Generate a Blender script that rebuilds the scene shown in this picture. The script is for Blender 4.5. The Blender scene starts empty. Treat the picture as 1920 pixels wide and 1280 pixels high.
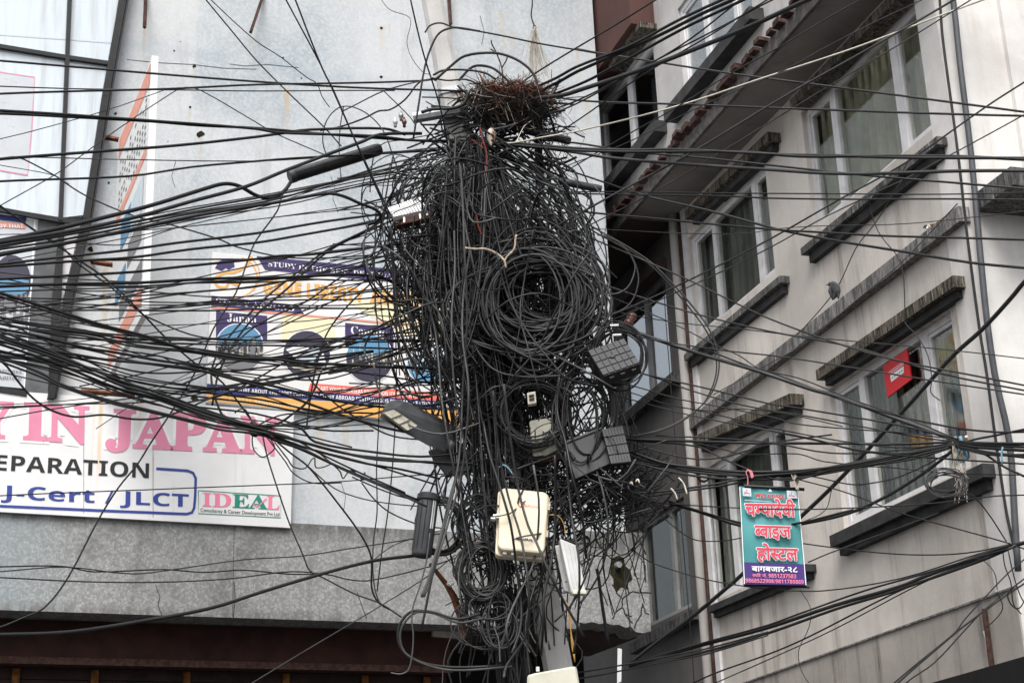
import bpy, bmesh, math, random
import numpy as np
from mathutils import Vector, Matrix

# ------------------------------------------------------------------ camera, sky, sun, exposure
SC = bpy.context.scene
COL = SC.collection
F_PX, PITCH, ROLL = 3119.0, math.radians(19.6), math.radians(-2.35)
EYE = np.array([0.0, 0.0, 1.6])
CX = np.array([1.0, 0, 0]); CU = np.array([0, -math.sin(PITCH), math.cos(PITCH)]); CF = np.array([0, math.cos(PITCH), math.sin(PITCH)])
RIGHT = math.cos(ROLL) * CX + math.sin(ROLL) * CU
UP = -math.sin(ROLL) * CX + math.cos(ROLL) * CU
cam_d = bpy.data.cameras.new('camera'); cam = bpy.data.objects.new('camera', cam_d); COL.objects.link(cam)
cam_d.sensor_width = 36.0; cam_d.lens = 36.0 * F_PX / 1920.0; cam_d.clip_start = 0.1; cam_d.clip_end = 2000
M = Matrix.Identity(4)
for i in range(3):
    M[i][0] = RIGHT[i]; M[i][1] = UP[i]; M[i][2] = -CF[i]; M[i][3] = EYE[i]
cam.matrix_world = M
SC.camera = cam

SUN_EL, SUN_AZ = math.radians(56), math.radians(187)      # azimuth clockwise from +Y: behind the camera
w = bpy.data.worlds.new('World'); SC.world = w; w.use_nodes = True
nt = w.node_tree; bg = nt.nodes['Background']
sky = nt.nodes.new('ShaderNodeTexSky'); sky.sky_type = 'NISHITA'; sky.sun_disc = False
sky.sun_elevation = SUN_EL; sky.sun_rotation = SUN_AZ
sky.air_density = 1.0; sky.dust_density = 4.0; sky.ozone_density = 1.0
hs = nt.nodes.new('ShaderNodeHueSaturation'); hs.inputs['Saturation'].default_value = 0.28
nt.links.new(sky.outputs[0], hs.inputs['Color']); nt.links.new(hs.outputs[0], bg.inputs['Color'])
bg.inputs['Strength'].default_value = 0.14
sun_d = bpy.data.lights.new('sun', 'SUN'); sun_o = bpy.data.objects.new('sun', sun_d); COL.objects.link(sun_o)
sun_d.energy = 1.75; sun_d.angle = math.radians(32); sun_d.color = (1.0, 0.97, 0.93)
sdir = Vector((math.sin(SUN_AZ) * math.cos(SUN_EL), math.cos(SUN_AZ) * math.cos(SUN_EL), math.sin(SUN_EL)))
sun_o.rotation_euler = sdir.to_track_quat('Z', 'Y').to_euler()
SC.view_settings.view_transform = 'Standard'; SC.view_settings.look = 'None'
SC.view_settings.gamma = 1.0; SC.view_settings.use_curve_mapping = False
SC.view_settings.exposure = 0.75
SC.cycles.max_bounces = 6; SC.cycles.transparent_max_bounces = 8

R = random.Random(7)
NR = np.random.default_rng(7)

# ------------------------------------------------------------------ pixel rays and planes
def ray(px, py):
    a = (px - 960.0) / F_PX; b = -(py - 640.0) / F_PX
    return a * RIGHT + b * UP + CF
def at(px, py, Y):                       # the point at distance Y (world depth) seen at that place of the photograph
    d = ray(px, py); return EYE + d * (Y / d[1])
class Plane:
    def __init__(s, o, u, n):
        s.o = np.array(o, float); s.u = np.array(u, float); s.n = np.array(n, float); s.z = np.array([0, 0, 1.0])
    def hit(s, px, py, n=0.0):
        d = ray(px, py); t = ((s.o + s.n * n - EYE) @ s.n) / (d @ s.n); return EYE + d * t
    def uz(s, px, py, n=0.0):
        p = s.hit(px, py, n) - s.o; return float(p @ s.u), float(p[2])
    def P(s, u, z, n=0.0):
        return s.o + s.u * u + s.z * z + s.n * n
    def off(s, n):
        return Plane(s.o + s.n * n, s.u, s.n)
Y1, Y2 = math.radians(66.95), math.radians(-17.7)
d1 = np.array([math.sin(Y1), math.cos(Y1), 0]); n1 = np.array([math.cos(Y1), -math.sin(Y1), 0])
d2 = np.array([math.sin(Y2), math.cos(Y2), 0]); n2 = np.array([-math.cos(Y2), math.sin(Y2), 0])
def at0(px, py, Y):
    p = at(px, py, Y); return np.array([p[0], p[1], 0.0])
W1 = Plane(at0(960, 640, 17.5), d1, n1)                 # concrete building
W2 = Plane(at0(1835, 600, 12.8), -d2, n2)               # plaster building, long side
OH = 0.6
W2U = W2.off(OH)                                        # its projecting upper floor
W3 = Plane(W2.o, np.array([math.cos(Y2), -math.sin(Y2), 0]), -d2)   # its bright short side
def facing(Y):                                          # upright plane facing the street at distance Y
    return Plane((0, Y, 0), (1, 0, 0), (0, -1, 0))

# ------------------------------------------------------------------ mesh builder
class MB:
    def __init__(s): s.v = []; s.f = []; s.nv = 0
    def add(s, v, f):
        v = [tuple(map(float, p)) for p in v]
        s.f += [tuple(i + s.nv for i in q) for q in f]; s.v += v; s.nv += len(v); return s
    def hexa(s, c):                     # 8 corners: bottom 4, top 4
        return s.add(c, [(0, 3, 2, 1), (4, 5, 6, 7), (0, 1, 5, 4), (1, 2, 6, 5), (2, 3, 7, 6), (3, 0, 4, 7)])
    def pbox(s, pl, u0, u1, z0, z1, n0, n1_):
        P = pl.P
        return s.hexa([P(u0, z0, n0), P(u1, z0, n0), P(u1, z0, n1_), P(u0, z0, n1_), P(u0, z1, n0), P(u1, z1, n0), P(u1, z1, n1_), P(u0, z1, n1_)])
    def prism(s, pts, off):             # polygon (world points) extruded by vector off
        k = len(pts); a = [np.array(p, float) for p in pts]; b = [p + off for p in a]
        return s.add(a + b, [tuple(range(k)), tuple(range(2 * k - 1, k - 1, -1))] + [(i, i + k, (i + 1) % k + k, (i + 1) % k) for i in range(k)])
    def flat(s, pts):
        return s.add(pts, [tuple(range(len(pts)))])
    def tube(s, pts, r, n=6, caps=True):
        p = np.asarray(pts, float); k = len(p)
        t = np.gradient(p, axis=0); t /= np.maximum(np.linalg.norm(t, axis=1, keepdims=True), 1e-9)
        ref = np.array([0, 0, 1.0]) if abs(t[0][2]) < .9 else np.array([1.0, 0, 0])
        nrm = np.cross(t[0], ref); nrm /= np.linalg.norm(nrm)
        N = np.empty_like(p)
        for i in range(k):
            nrm = nrm - t[i] * (nrm @ t[i]); l = np.linalg.norm(nrm)
            nrm = nrm / l if l > 1e-9 else np.array([1.0, 0, 0]); N[i] = nrm
        B = np.cross(t, N)
        a = np.arange(n) * 2 * math.pi / n
        rr = np.broadcast_to(np.asarray(r, float), (k,))[:, None, None]
        V = (p[:, None, :] + rr * (np.cos(a)[None, :, None] * N[:, None, :] + np.sin(a)[None, :, None] * B[:, None, :])).reshape(-1, 3)
        f = []
        for i in range(k - 1):
            for j in range(n):
                j2 = (j + 1) % n
                f.append((i * n + j, i * n + j2, (i + 1) * n + j2, (i + 1) * n + j))
        if caps: f += [tuple(range(n - 1, -1, -1)), tuple((k - 1) * n + j for j in range(n))]
        o = s.nv; s.v += [tuple(q) for q in V.tolist()]; s.f += [tuple(i + o for i in q) for q in f]; s.nv += len(V); return s
    def ball(s, c, rx, ry=None, rz=None, n=10, m=6, rot=None):
        ry = ry or rx; rz = rz or rx; v = []; f = []
        for i in range(m + 1):
            th = math.pi * i / m
            for j in range(n):
                ph = 2 * math.pi * j / n
                q = np.array([rx * math.sin(th) * math.cos(ph), ry * math.sin(th) * math.sin(ph), rz * math.cos(th)])
                v.append(np.array(c) + (rot @ q if rot is not None else q))
        for i in range(m):
            for j in range(n):
                f.append((i * n + j, (i + 1) * n + j, (i + 1) * n + (j + 1) % n, i * n + (j + 1) % n))
        return s.add(v, f)

ORIG = {}
def link(o, parent, base):
    COL.objects.link(o); b = np.array(base, float); ORIG[o.name] = b
    if parent is not None:
        o.parent = parent; o.location = b - ORIG[parent.name]
    else: o.location = b
    return o
def tag(o, label=None, cat=None, group=None, kind=None):
    for k, v in (('label', label), ('category', cat), ('group', group), ('kind', kind)):
        if v: o[k] = v
    return o
def thing(name, label, cat, loc, group=None, kind=None):
    return tag(link(bpy.data.objects.new(name, None), None, loc), label, cat, group, kind)
def build(name, mb, mat, parent=None, smooth=False, base=None, bevel=0.0):
    if base is None:
        base = ORIG[parent.name] if parent is not None else np.array([np.mean([min(q[0] for q in mb.v), max(q[0] for q in mb.v)]), np.mean([min(q[1] for q in mb.v), max(q[1] for q in mb.v)]), min(q[2] for q in mb.v)])
    base = np.array(base, float)
    me = bpy.data.meshes.new(name); me.from_pydata((np.array(mb.v) - base).tolist(), [], mb.f); me.update()
    if bevel or not smooth:
        bm = bmesh.new(); bm.from_mesh(me); bmesh.ops.recalc_face_normals(bm, faces=bm.faces); bm.to_mesh(me); bm.free()
    if smooth: me.polygons.foreach_set('use_smooth', [True] * len(me.polygons))
    mats = mat if isinstance(mat, (list, tuple)) else [mat]
    for m in mats: me.materials.append(m)
    o = link(bpy.data.objects.new(name, me), parent, base)
    if bevel:
        b = o.modifiers.new('bevel', 'BEVEL'); b.width = bevel; b.segments = 2; b.limit_method = 'ANGLE'; b.angle_limit = math.radians(35)
    return o
def solo(name, mb, mat, label, cat, group=None, smooth=False, kind=None, bevel=0.0):
    return tag(build(name, mb, mat, None, smooth, None, bevel), label, cat, group, kind)

def spline(P, step=0.06, mn=3, mx=14):
    P = np.asarray(P, float)
    if len(P) < 3:
        k = 6; return np.array([P[0] + (P[-1] - P[0]) * i / k for i in range(k + 1)])
    L = np.maximum(np.linalg.norm(np.diff(P, axis=0), axis=1), 1e-6); t = np.concatenate([[0], np.cumsum(L)])
    m = np.empty_like(P); m[1:-1] = (P[2:] - P[:-2]) / (t[2:] - t[:-2])[:, None]
    m[0] = (P[1] - P[0]) / L[0]; m[-1] = (P[-1] - P[-2]) / L[-1]
    out = []
    for i in range(len(P) - 1):
        k = int(min(mx, max(mn, L[i] / step))); s = np.arange(k)[:, None] / k; h = L[i]
        out.append((2 * s**3 - 3 * s**2 + 1) * P[i] + (s**3 - 2 * s**2 + s) * h * m[i] + (-2 * s**3 + 3 * s**2) * P[i + 1] + (s**3 - s**2) * h * m[i + 1])
    out.append(P[-1:]); return np.concatenate(out)
def pix3(pts, Y0, Y1=None):              # a list of photo points between two distances
    a = np.array([p[:2] for p in pts], float); Y1 = Y0 if Y1 is None else Y1
    l = np.concatenate([[0], np.cumsum(np.linalg.norm(np.diff(a, axis=0), axis=1))]); l = l / max(l[-1], 1e-6)
    return np.array([at(p[0], p[1], (p[2] if len(p) > 2 else Y0 + (Y1 - Y0) * q)) for p, q in zip(pts, l)])
PXM = lambda wpx, Y: wpx * Y / F_PX      # width in photo pixels -> metres at distance Y

# ------------------------------------------------------------------ materials
def new_mat(name):
    m = bpy.data.materials.new(name); m.use_nodes = True; n = m.node_tree; return m, n, n.nodes['Principled BSDF']
def N(n, t, **k):
    x = n.nodes.new(t)
    for a, b in k.items(): setattr(x, a, b)
    return x
def noise(n, vec, scale, detail=4, rough=.55):
    x = N(n, 'ShaderNodeTexNoise'); x.inputs['Scale'].default_value = scale; x.inputs['Detail'].default_value = detail; x.inputs['Roughness'].default_value = rough
    n.links.new(vec, x.inputs['Vector']); return x.outputs['Fac']
def pos(n, scale=(1, 1, 1)):
    g = N(n, 'ShaderNodeNewGeometry'); mp = N(n, 'ShaderNodeMapping'); mp.inputs['Scale'].default_value = scale
    n.links.new(g.outputs['Position'], mp.inputs['Vector']); return mp.outputs[0]
def ramp(n, fac, a, b, ca=0.0, cb=1.0):
    r = N(n, 'ShaderNodeMapRange', interpolation_type='SMOOTHSTEP'); n.links.new(fac, r.inputs[0])
    r.inputs[1].default_value = a; r.inputs[2].default_value = b; r.inputs[3].default_value = ca; r.inputs[4].default_value = cb; return r.outputs[0]
def mixc(n, fac, a, b):
    x = N(n, 'ShaderNodeMix', data_type='RGBA')
    if isinstance(fac, (int, float)): x.inputs[0].default_value = fac
    else: n.links.new(fac, x.inputs[0])
    for i, c in ((6, a), (7, b)):
        if isinstance(c, (tuple, list)): x.inputs[i].default_value = (*c[:3], 1)
        else: n.links.new(c, x.inputs[i])
    return x.outputs[2]
def math_n(n, op, a, b=None):
    x = N(n, 'ShaderNodeMath', operation=op)
    for i, c in ((0, a), (1, b)):
        if c is None: continue
        if isinstance(c, (int, float)): x.inputs[i].default_value = c
        else: n.links.new(c, x.inputs[i])
    return x.outputs[0]
def bump(n, b, h, strength=.3, dist=.01):
    x = N(n, 'ShaderNodeBump'); x.inputs['Strength'].default_value = strength; x.inputs['Distance'].default_value = dist
    n.links.new(h, x.inputs['Height']); n.links.new(x.outputs[0], b.inputs['Normal'])
def simple(name, col, rough=.6, var=.12, scale=9.0, spec=.4, bmp=0.0, metal=0.0, dirt=None, dirt_amt=(.5, .75)):
    m, n, b = new_mat(name); p = pos(n)
    f = noise(n, p, scale)
    lo = tuple(c * (1 - var) for c in col); hi = tuple(min(1, c * (1 + var)) for c in col)
    c = mixc(n, ramp(n, f, .3, .7), lo, hi)
    if dirt: c = mixc(n, ramp(n, noise(n, p, scale * .45, 6, .7), *dirt_amt), c, dirt)
    n.links.new(c, b.inputs['Base Color'])
    b.inputs['Roughness'].default_value = rough; b.inputs['Specular IOR Level'].default_value = spec; b.inputs['Metallic'].default_value = metal
    if bmp: bump(n, b, noise(n, p, scale * 5, 3), bmp, .006)
    return m
def along(n, d):                         # coordinate along a horizontal direction
    g = N(n, 'ShaderNodeNewGeometry'); x = N(n, 'ShaderNodeVectorMath', operation='DOT_PRODUCT'); n.links.new(g.outputs['Position'], x.inputs[0]); x.inputs[1].default_value = tuple(d); return x.outputs['Value']
def height(n):
    g = N(n, 'ShaderNodeNewGeometry'); x = N(n, 'ShaderNodeSeparateXYZ'); n.links.new(g.outputs['Position'], x.inputs[0]); return x.outputs['Z']
def stains(n, col, d, lst, tint):        # rust runs: (centre along d, half width, top z, length, strength)
    a = along(n, d); z = height(n); wob = noise(n, pos(n, (6, 6, 1.2)), 2.5, 4)
    for (a0, hw, zt, ln, st) in lst:
        dx = math_n(n, 'ABSOLUTE', math_n(n, 'SUBTRACT', a, a0))
        m1 = ramp(n, dx, hw * .3, hw * 1.3, 1, 0)
        dz = math_n(n, 'SUBTRACT', zt, z)
        m2 = ramp(n, dz, -.01, .015, 0, 1); m3 = ramp(n, dz, 0, ln, 1, 0)
        m = math_n(n, 'MULTIPLY', math_n(n, 'MULTIPLY', m1, m2), math_n(n, 'MULTIPLY', m3, ramp(n, wob, .3, .65, .35, 1)))
        col = mixc(n, math_n(n, 'MULTIPLY', m, st), col, tint)
    return col
def stain1(px, py, wpx, ln, st):
    p = W1.hit(px, py); return (float(p @ d1), PXM(wpx, p[1]) / 2, float(p[2]), ln, st)

def wall_upper():
    m, n, b = new_mat('galvanised_speckle'); p = pos(n)
    c = mixc(n, ramp(n, noise(n, p, .55, 6, .62), .36, .64), (.37, .415, .45), (.55, .57, .585))
    c = mixc(n, ramp(n, noise(n, p, 26, 4, .7), .42, .62, 0, .40), c, (.64, .66, .67))
    c = mixc(n, ramp(n, noise(n, p, 60, 2, .7), .52, .7, 0, .28), c, (.40, .42, .44))
    z = height(n)
    zs = float(W1.hit(350, 100)[2])
    seam = ramp(n, math_n(n, 'ABSOLUTE', math_n(n, 'SUBTRACT', z, zs)), .0, .16, .35, 0)
    c = mixc(n, math_n(n, 'MULTIPLY', seam, ramp(n, noise(n, p, 4), .35, .6)), c, (.30, .37, .43))
    a = along(n, d1); a0 = float(W1.hit(368, 80) @ d1)
    c = mixc(n, ramp(n, math_n(n, 'SUBTRACT', a, a0), -.02, .02, .22, 0), c, (.66, .65, .63))
    c = stains(n, c, d1, [stain1(538, 165, 14, .75, .75), stain1(716, 48, 16, .5, .35), stain1(200, 498, 14, 1.3, .8), stain1(1082, 95, 10, .5, .4), stain1(648, 770, 18, .9, .5),
                          stain1(365, 120, 7, .3, .5), stain1(730, 45, 6, .25, .5), stain1(960, 60, 20, .6, .25), stain1(376, 258, 10, .5, .45), stain1(356, 205, 6, .4, .4), stain1(170, 470, 10, .6, .5), stain1(940, 20, 16, 1.0, .3), stain1(470, 62, 6, .5, .4), stain1(271, 50, 8, .6, .4), stain1(845, 46, 8, .6, .45), stain1(600, 790, 20, 1.0, .35), stain1(1100, 180, 18, .8, .3)], (.50, .36, .17))
    # soot and rain dirt as shapes of their own
    c = mixc(n, ramp(n, noise(n, pos(n, (2.2, 2.2, .35)), 2.2, 6, .65), .52, .76, 0, .5), c, (.30, .31, .31))
    n.links.new(c, b.inputs['Base Color']); b.inputs['Roughness'].default_value = .75; b.inputs['Specular IOR Level'].default_value = .25
    bump(n, b, noise(n, p, 45, 4, .7), .35, .01); return m
def wall_band():
    m, n, b = new_mat('pebble_dash'); p = pos(n)
    v = N(n, 'ShaderNodeTexVoronoi'); v.inputs['Scale'].default_value = 42; n.links.new(p, v.inputs['Vector'])
    wv = N(n, 'ShaderNodeSeparateColor'); n.links.new(v.outputs['Color'], wv.inputs[0])
    c = mixc(n, ramp(n, wv.outputs[0], .2, .95), (.25, .252, .248), (.37, .374, .37))
    c = mixc(n, ramp(n, v.outputs['Distance'], .2, .62, 0, .28), c, (.19, .19, .19))
    c = mixc(n, ramp(n, noise(n, p, 34, 3, .6), .56, .68, 0, .7), c, (.46, .465, .46))
    c = mixc(n, ramp(n, noise(n, p, 1.3, 6, .65), .48, .72, 0, .6), c, (.10, .098, .095))
    a = along(n, d1); a0 = float(W1.hit(60, 1060) @ d1)
    c = mixc(n, ramp(n, a, a0 - .6, a0 + .7, .45, 0), c, (.30, .38, .41))
    c = mixc(n, ramp(n, noise(n, pos(n, (3, 3, .4)), 1.6, 5, .6), .6, .75, 0, .35), c, (.27, .22, .16))
    c = mixc(n, ramp(n, noise(n, pos(n, (6, 6, .5)), 1.3, 6, .65), .52, .75, 0, .5), c, (.13, .125, .12))
    zt = float(W1.hit(600, 988)[2]); zl = float(W1.hit(600, 1163)[2]); z = height(n)      # wet grime under the drip edge and along the foot
    gr = noise(n, pos(n, (9, 9, 1.2)), 1.4, 5, .65)
    c = mixc(n, math_n(n, 'MULTIPLY', ramp(n, math_n(n, 'SUBTRACT', zt, z), 0, .22, .75, 0), ramp(n, gr, .3, .6)), c, (.09, .09, .088))
    c = mixc(n, math_n(n, 'MULTIPLY', ramp(n, math_n(n, 'SUBTRACT', z, zl), 0, .12, .6, 0), ramp(n, gr, .35, .6)), c, (.12, .11, .10))
    n.links.new(c, b.inputs['Base Color']); b.inputs['Roughness'].default_value = .85; b.inputs['Specular IOR Level'].default_value = .2
    bump(n, b, noise(n, p, 42, 3, .6), .3, .01); return m
def plaster(name, base, dark, rust=True, streak=.5, grain=.2):
    m, n, b = new_mat(name); p = pos(n)
    c = mixc(n, ramp(n, noise(n, p, .8, 6, .62), .32, .68), tuple(x * .78 for x in base), tuple(min(1, x * 1.1) for x in base))
    s1 = ramp(n, noise(n, pos(n, (3.1, 3.1, .22)), 1.7, 8, .7), .46, .74); s2 = ramp(n, noise(n, p, .9, 5, .6), .38, .64)
    c = mixc(n, math_n(n, 'MULTIPLY', math_n(n, 'MULTIPLY', s1, s2), streak * 1.4), c, dark)
    c = mixc(n, ramp(n, noise(n, pos(n, (14, 14, .9)), 1.0, 5, .65), .58, .8, 0, streak * .45), c, dark)
    c = mixc(n, ramp(n, noise(n, p, 9, 6, .72), .58, .74, 0, .4), c, tuple(x * .68 for x in base))
    if rust: c = mixc(n, math_n(n, 'MULTIPLY', ramp(n, noise(n, pos(n, (7, 7, .5)), 1.0, 5, .6), .60, .76), math_n(n, 'MULTIPLY', s2, .6)), c, (.26, .165, .10))
    c = mixc(n, ramp(n, noise(n, p, 70, 2), .62, .72, 0, grain), c, tuple(x * .5 for x in base))
    n.links.new(c, b.inputs['Base Color']); b.inputs['Roughness'].default_value = .8; b.inputs['Specular IOR Level'].default_value = .2
    bump(n, b, noise(n, p, 38, 4, .7), .25, .008); return m
def ledge_mat(name, base, light, dark):
    m, n, b = new_mat(name)
    f = noise(n, pos(n, (9, 9, 1.6)), 2.6, 8, .75)
    c = mixc(n, ramp(n, f, .40, .60), dark, base)
    c = mixc(n, ramp(n, noise(n, pos(n, (12, 12, 1.2)), 2.3, 7, .75), .57, .66, 0, .85), c, light)
    c = mixc(n, ramp(n, noise(n, pos(n), 2.0, 4), .5, .75, 0, .5), c, dark)
    n.links.new(c, b.inputs['Base Color']); b.inputs['Roughness'].default_value = .9; b.inputs['Specular IOR Level'].default_value = .15
    bump(n, b, noise(n, pos(n), 30, 4, .7), .5, .012); return m
def glass_mat(name, tint, amt=.22):
    m = bpy.data.materials.new(name); m.use_nodes = True; n = m.node_tree; n.nodes.remove(n.nodes['Principled BSDF'])
    out = n.nodes['Material Output']
    tr = N(n, 'ShaderNodeBsdfTransparent'); tr.inputs[0].default_value = (*tint, 1)
    gl = N(n, 'ShaderNodeBsdfGlossy'); gl.inputs['Roughness'].default_value = .03; gl.inputs[0].default_value = (.9, .93, .95, 1)
    fr = N(n, 'ShaderNodeFresnel'); fr.inputs[0].default_value = 1.5
    mx = N(n, 'ShaderNodeMixShader'); n.links.new(math_n(n, 'ADD', math_n(n, 'MULTIPLY', fr.outputs[0], .16), amt), mx.inputs[0])
    n.links.new(tr.outputs[0], mx.inputs[1]); n.links.new(gl.outputs[0], mx.inputs[2]); n.links.new(mx.outputs[0], out.inputs[0]); return m
def sky_glass():  # bright sky reflection on the bay panes put into their base colour
    m, n, b = new_mat('bay_glass')
    f = noise(n, pos(n, (7, 7, .5)), 1.6, 5, .6)
    c = mixc(n, ramp(n, f, .4, .75), (.60, .67, .72), (.45, .48, .50))
    n.links.new(c, b.inputs['Base Color']); b.inputs['Roughness'].default_value = .12; b.inputs['Specular IOR Level'].default_value = .9
    b.inputs['Coat Weight'].default_value = .6; b.inputs['Coat Roughness'].default_value = .02; return m
def sign_mat(name, base, lst=()):
    m, n, b = new_mat(name); p = pos(n)
    c = mixc(n, ramp(n, noise(n, p, 1.4, 5, .6), .35, .7), tuple(x * .9 for x in base), base)
    c = mixc(n, ramp(n, noise(n, pos(n, (8, 8, .6)), 1.5, 5), .58, .8, 0, .22), c, (.40, .38, .34))
    if lst: c = stains(n, c, d1, lst, (.72, .45, .14))
    n.links.new(c, b.inputs['Base Color']); b.inputs['Roughness'].default_value = .45; b.inputs['Specular IOR Level'].default_value = .4; return m
def cable_mat(name, col, rough):
    m, n, b = new_mat(name); p = pos(n)
    c = mixc(n, ramp(n, noise(n, p, 5, 4, .6), .35, .7), tuple(x * .7 for x in col), tuple(x * 1.35 for x in col))
    c = mixc(n, ramp(n, noise(n, p, 1.7, 5, .7), .55, .8, 0, .35), c, (.05, .046, .04))
    oi = N(n, 'ShaderNodeObjectInfo'); sc = N(n, 'ShaderNodeVectorMath', operation='SCALE'); n.links.new(c, sc.inputs[0]); n.links.new(ramp(n, oi.outputs['Random'], 0, 1, .5, 1.6), sc.inputs['Scale'])
    n.links.new(sc.outputs[0], b.inputs['Base Color']); n.links.new(ramp(n, noise(n, p, 2.2, 3), .3, .7, rough - .15, rough + .2), b.inputs['Roughness']); b.inputs['Specular IOR Level'].default_value = .45; return m

MAT = dict(
    upper=wall_upper(), band=wall_band(),
    plaster=plaster('plaster_grey', (.62, .575, .53), (.25, .21, .175), True, .75), lower=plaster('stained_concrete', (.41, .375, .345), (.10, .09, .08), True, .85, .5),
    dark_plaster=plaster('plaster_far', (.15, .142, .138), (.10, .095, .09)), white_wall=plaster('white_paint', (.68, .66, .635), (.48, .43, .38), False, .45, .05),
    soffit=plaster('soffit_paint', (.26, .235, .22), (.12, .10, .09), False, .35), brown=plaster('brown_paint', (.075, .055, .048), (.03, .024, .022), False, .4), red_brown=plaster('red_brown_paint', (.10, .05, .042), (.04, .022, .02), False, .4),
    hood=ledge_mat('hood_fringe', (.15, .13, .105), (.46, .42, .34), (.024, .021, .019)), sill=ledge_mat('sill_cement', (.15, .148, .145), (.42, .41, .39), (.045, .043, .042)),
    course=ledge_mat('ledge_cement', (.25, .24, .23), (.44, .43, .41), (.085, .082, .08)), dark_ledge=simple('dark_cement', (.042, .042, .043), .85, .3, 6, .2, .3), tile=simple('clay_tile', (.06, .034, .030), .85, .6, 14, .2, .3),
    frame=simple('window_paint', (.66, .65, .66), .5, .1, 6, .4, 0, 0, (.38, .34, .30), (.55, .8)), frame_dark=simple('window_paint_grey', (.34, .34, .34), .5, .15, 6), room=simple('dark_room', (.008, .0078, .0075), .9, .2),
    curtain=simple('green_curtain', (.38, .37, .30), .9, .2, 3, .1), curtain2=simple('grey_curtain', (.22, .228, .22), .9, .16, 3, .1), glass=glass_mat('window_glass', (.86, .87, .84), .02), glass_far=glass_mat('window_glass_far', (.6, .62, .63), .42),
    bay=sky_glass(), black=simple('black_frame', (.010, .0105, .0115), .4, .3, 12, .4), grey_col=simple('grey_column', (.10, .105, .11), .6, .25, 5),
    rust=simple('rust', (.13, .05, .028), .9, .45, 20, .2, .5), rust_dark=simple('dark_rust', (.06, .032, .026), .85, .4, 20, .2, .4), shop=simple('shop_fascia', (.034, .012, .0085), .7, .4, 4, .25, .15), shop2=simple('shop_shutter', (.022, .011, .008), .7, .4, 5, .25, .2),
    orange_rust=simple('orange_rust', (.12, .05, .016), .9, .5, 16, .1, .4), pole=plaster('pole_concrete', (.50, .49, .475), (.28, .26, .24), True, .5),
    pipe=simple('pipe_grey', (.06, .065, .072), .5, .2, 6, .4, .1), pipe_light=plaster('pipe_light', (.42, .40, .38), (.2, .18, .16)), ground=simple('asphalt', (.05, .05, .05), .9, .2, 6),
    cable=cable_mat('black_sheath', (.0085, .0087, .0092), .5), cable2=cable_mat('grey_sheath', (.023, .0235, .024), .55), cable3=cable_mat('faded_sheath', (.05, .05, .05), .6), cable4=cable_mat('pale_sheath', (.14, .135, .13), .6),
    white_wire=simple('white_wire', (.50, .47, .40), .5), copper=simple('copper_wire', (.45, .26, .07), .5), pink=simple('pink_ribbon', (.75, .25, .30), .7), blue=simple('blue_tape', (.16, .32, .42), .6, .3), string=simple('pale_string', (.55, .50, .42), .8, .25, 20),
    beige=simple('beige_plastic', (.70, .62, .47), .45, .05, 4, .45, 0, 0, (.52, .43, .30), (.58, .85)), grey_box=simple('grey_plastic', (.52, .52, .51), .45, .1, 6, .4, 0, 0, (.33, .31, .28), (.55, .8)), cream=simple('cream_plastic', (.60, .585, .48), .5, .08, 5, .4, 0, 0, (.4, .36, .28), (.6, .85)),
    dark_plastic=simple('dark_plastic', (.034, .036, .04), .5, .2, 8, .4), darker_plastic=simple('black_plastic', (.018, .018, .019), .45, .2, 8, .4), canister=simple('canister_plastic', (.062, .064, .068), .5, .15, 8, .4), white_plastic=simple('white_plastic', (.78, .78, .77), .4, .08, 8, .5, 0, 0, (.35, .32, .28), (.62, .85)),
    steel=simple('galvanised_steel', (.33, .34, .35), .45, .2, 12, .5, 0, .5), lamp=simple('lamp_shell', (.085, .088, .092), .45, .15, 8, .4), led=simple('led_panel', (.58, .54, .44), .35, .15, 30, .5),
    twig=simple('twig', (.055, .034, .025), .9, .5, 30, .1), twig_red=simple('red_twig', (.16, .045, .038), .9, .4, 30, .1), twig_pale=simple('pale_twig', (.42, .34, .27), .9, .3, 30, .1), ceramic=simple('brown_ceramic', (.10, .04, .03), .25, .3, 8, .6), ceramic_w=simple('white_ceramic', (.5, .48, .46), .3, .15, 8, .6),
    pigeon=simple('slate_feather', (.055, .058, .065), .8, .4, 40, .2), sparrow=simple('brown_feather', (.16, .10, .06), .85, .4, 50, .1), sparrow_b=simple('pale_feather', (.48, .42, .36), .85, .2, 50, .1), beak=simple('dark_beak', (.03, .028, .025), .4),
    moss=simple('moss_hole', (.024, .022, .014), .95, .5, 20, .05, .5), crack=simple('crack_line', (.02, .02, .02), .95),
)
for k, c, r in (('p_white', (.80, .80, .80), .5), ('p_purple', (.052, .036, .125), .5), ('p_navy', (.025, .03, .145), .5), ('p_orange', (.80, .42, .12), .5), ('p_red', (.75, .16, .12), .5), ('p_yellow', (.80, .74, .50), .5), ('p_black', (.02, .02, .022), .5),
                ('p_pink', (.80, .22, .34), .5), ('p_green', (.02, .24, .17), .5), ('p_blue', (.035, .06, .28), .5), ('p_teal', (.075, .30, .31), .5), ('p_violet', (.055, .025, .18), .5), ('p_crimson', (.5, .025, .04), .5), ('p_sky', (.11, .28, .46), .5), ('p_pale', (.55, .63, .68), .5),
                ('p_grey', (.20, .20, .21), .5), ('p_dark', (.045, .042, .07), .5), ('p_cream', (.55, .50, .38), .5), ('p_coral', (.72, .30, .22), .5), ('p_hot', (.66, .055, .10), .5), ('p_rose', (.70, .25, .37), .5), ('p_scarlet', (.60, .012, .02), .5), ('p_mist', (.52, .55, .58), .5)):
    MAT[k] = simple(k, c, r, .05, 2.5, .35)
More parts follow.
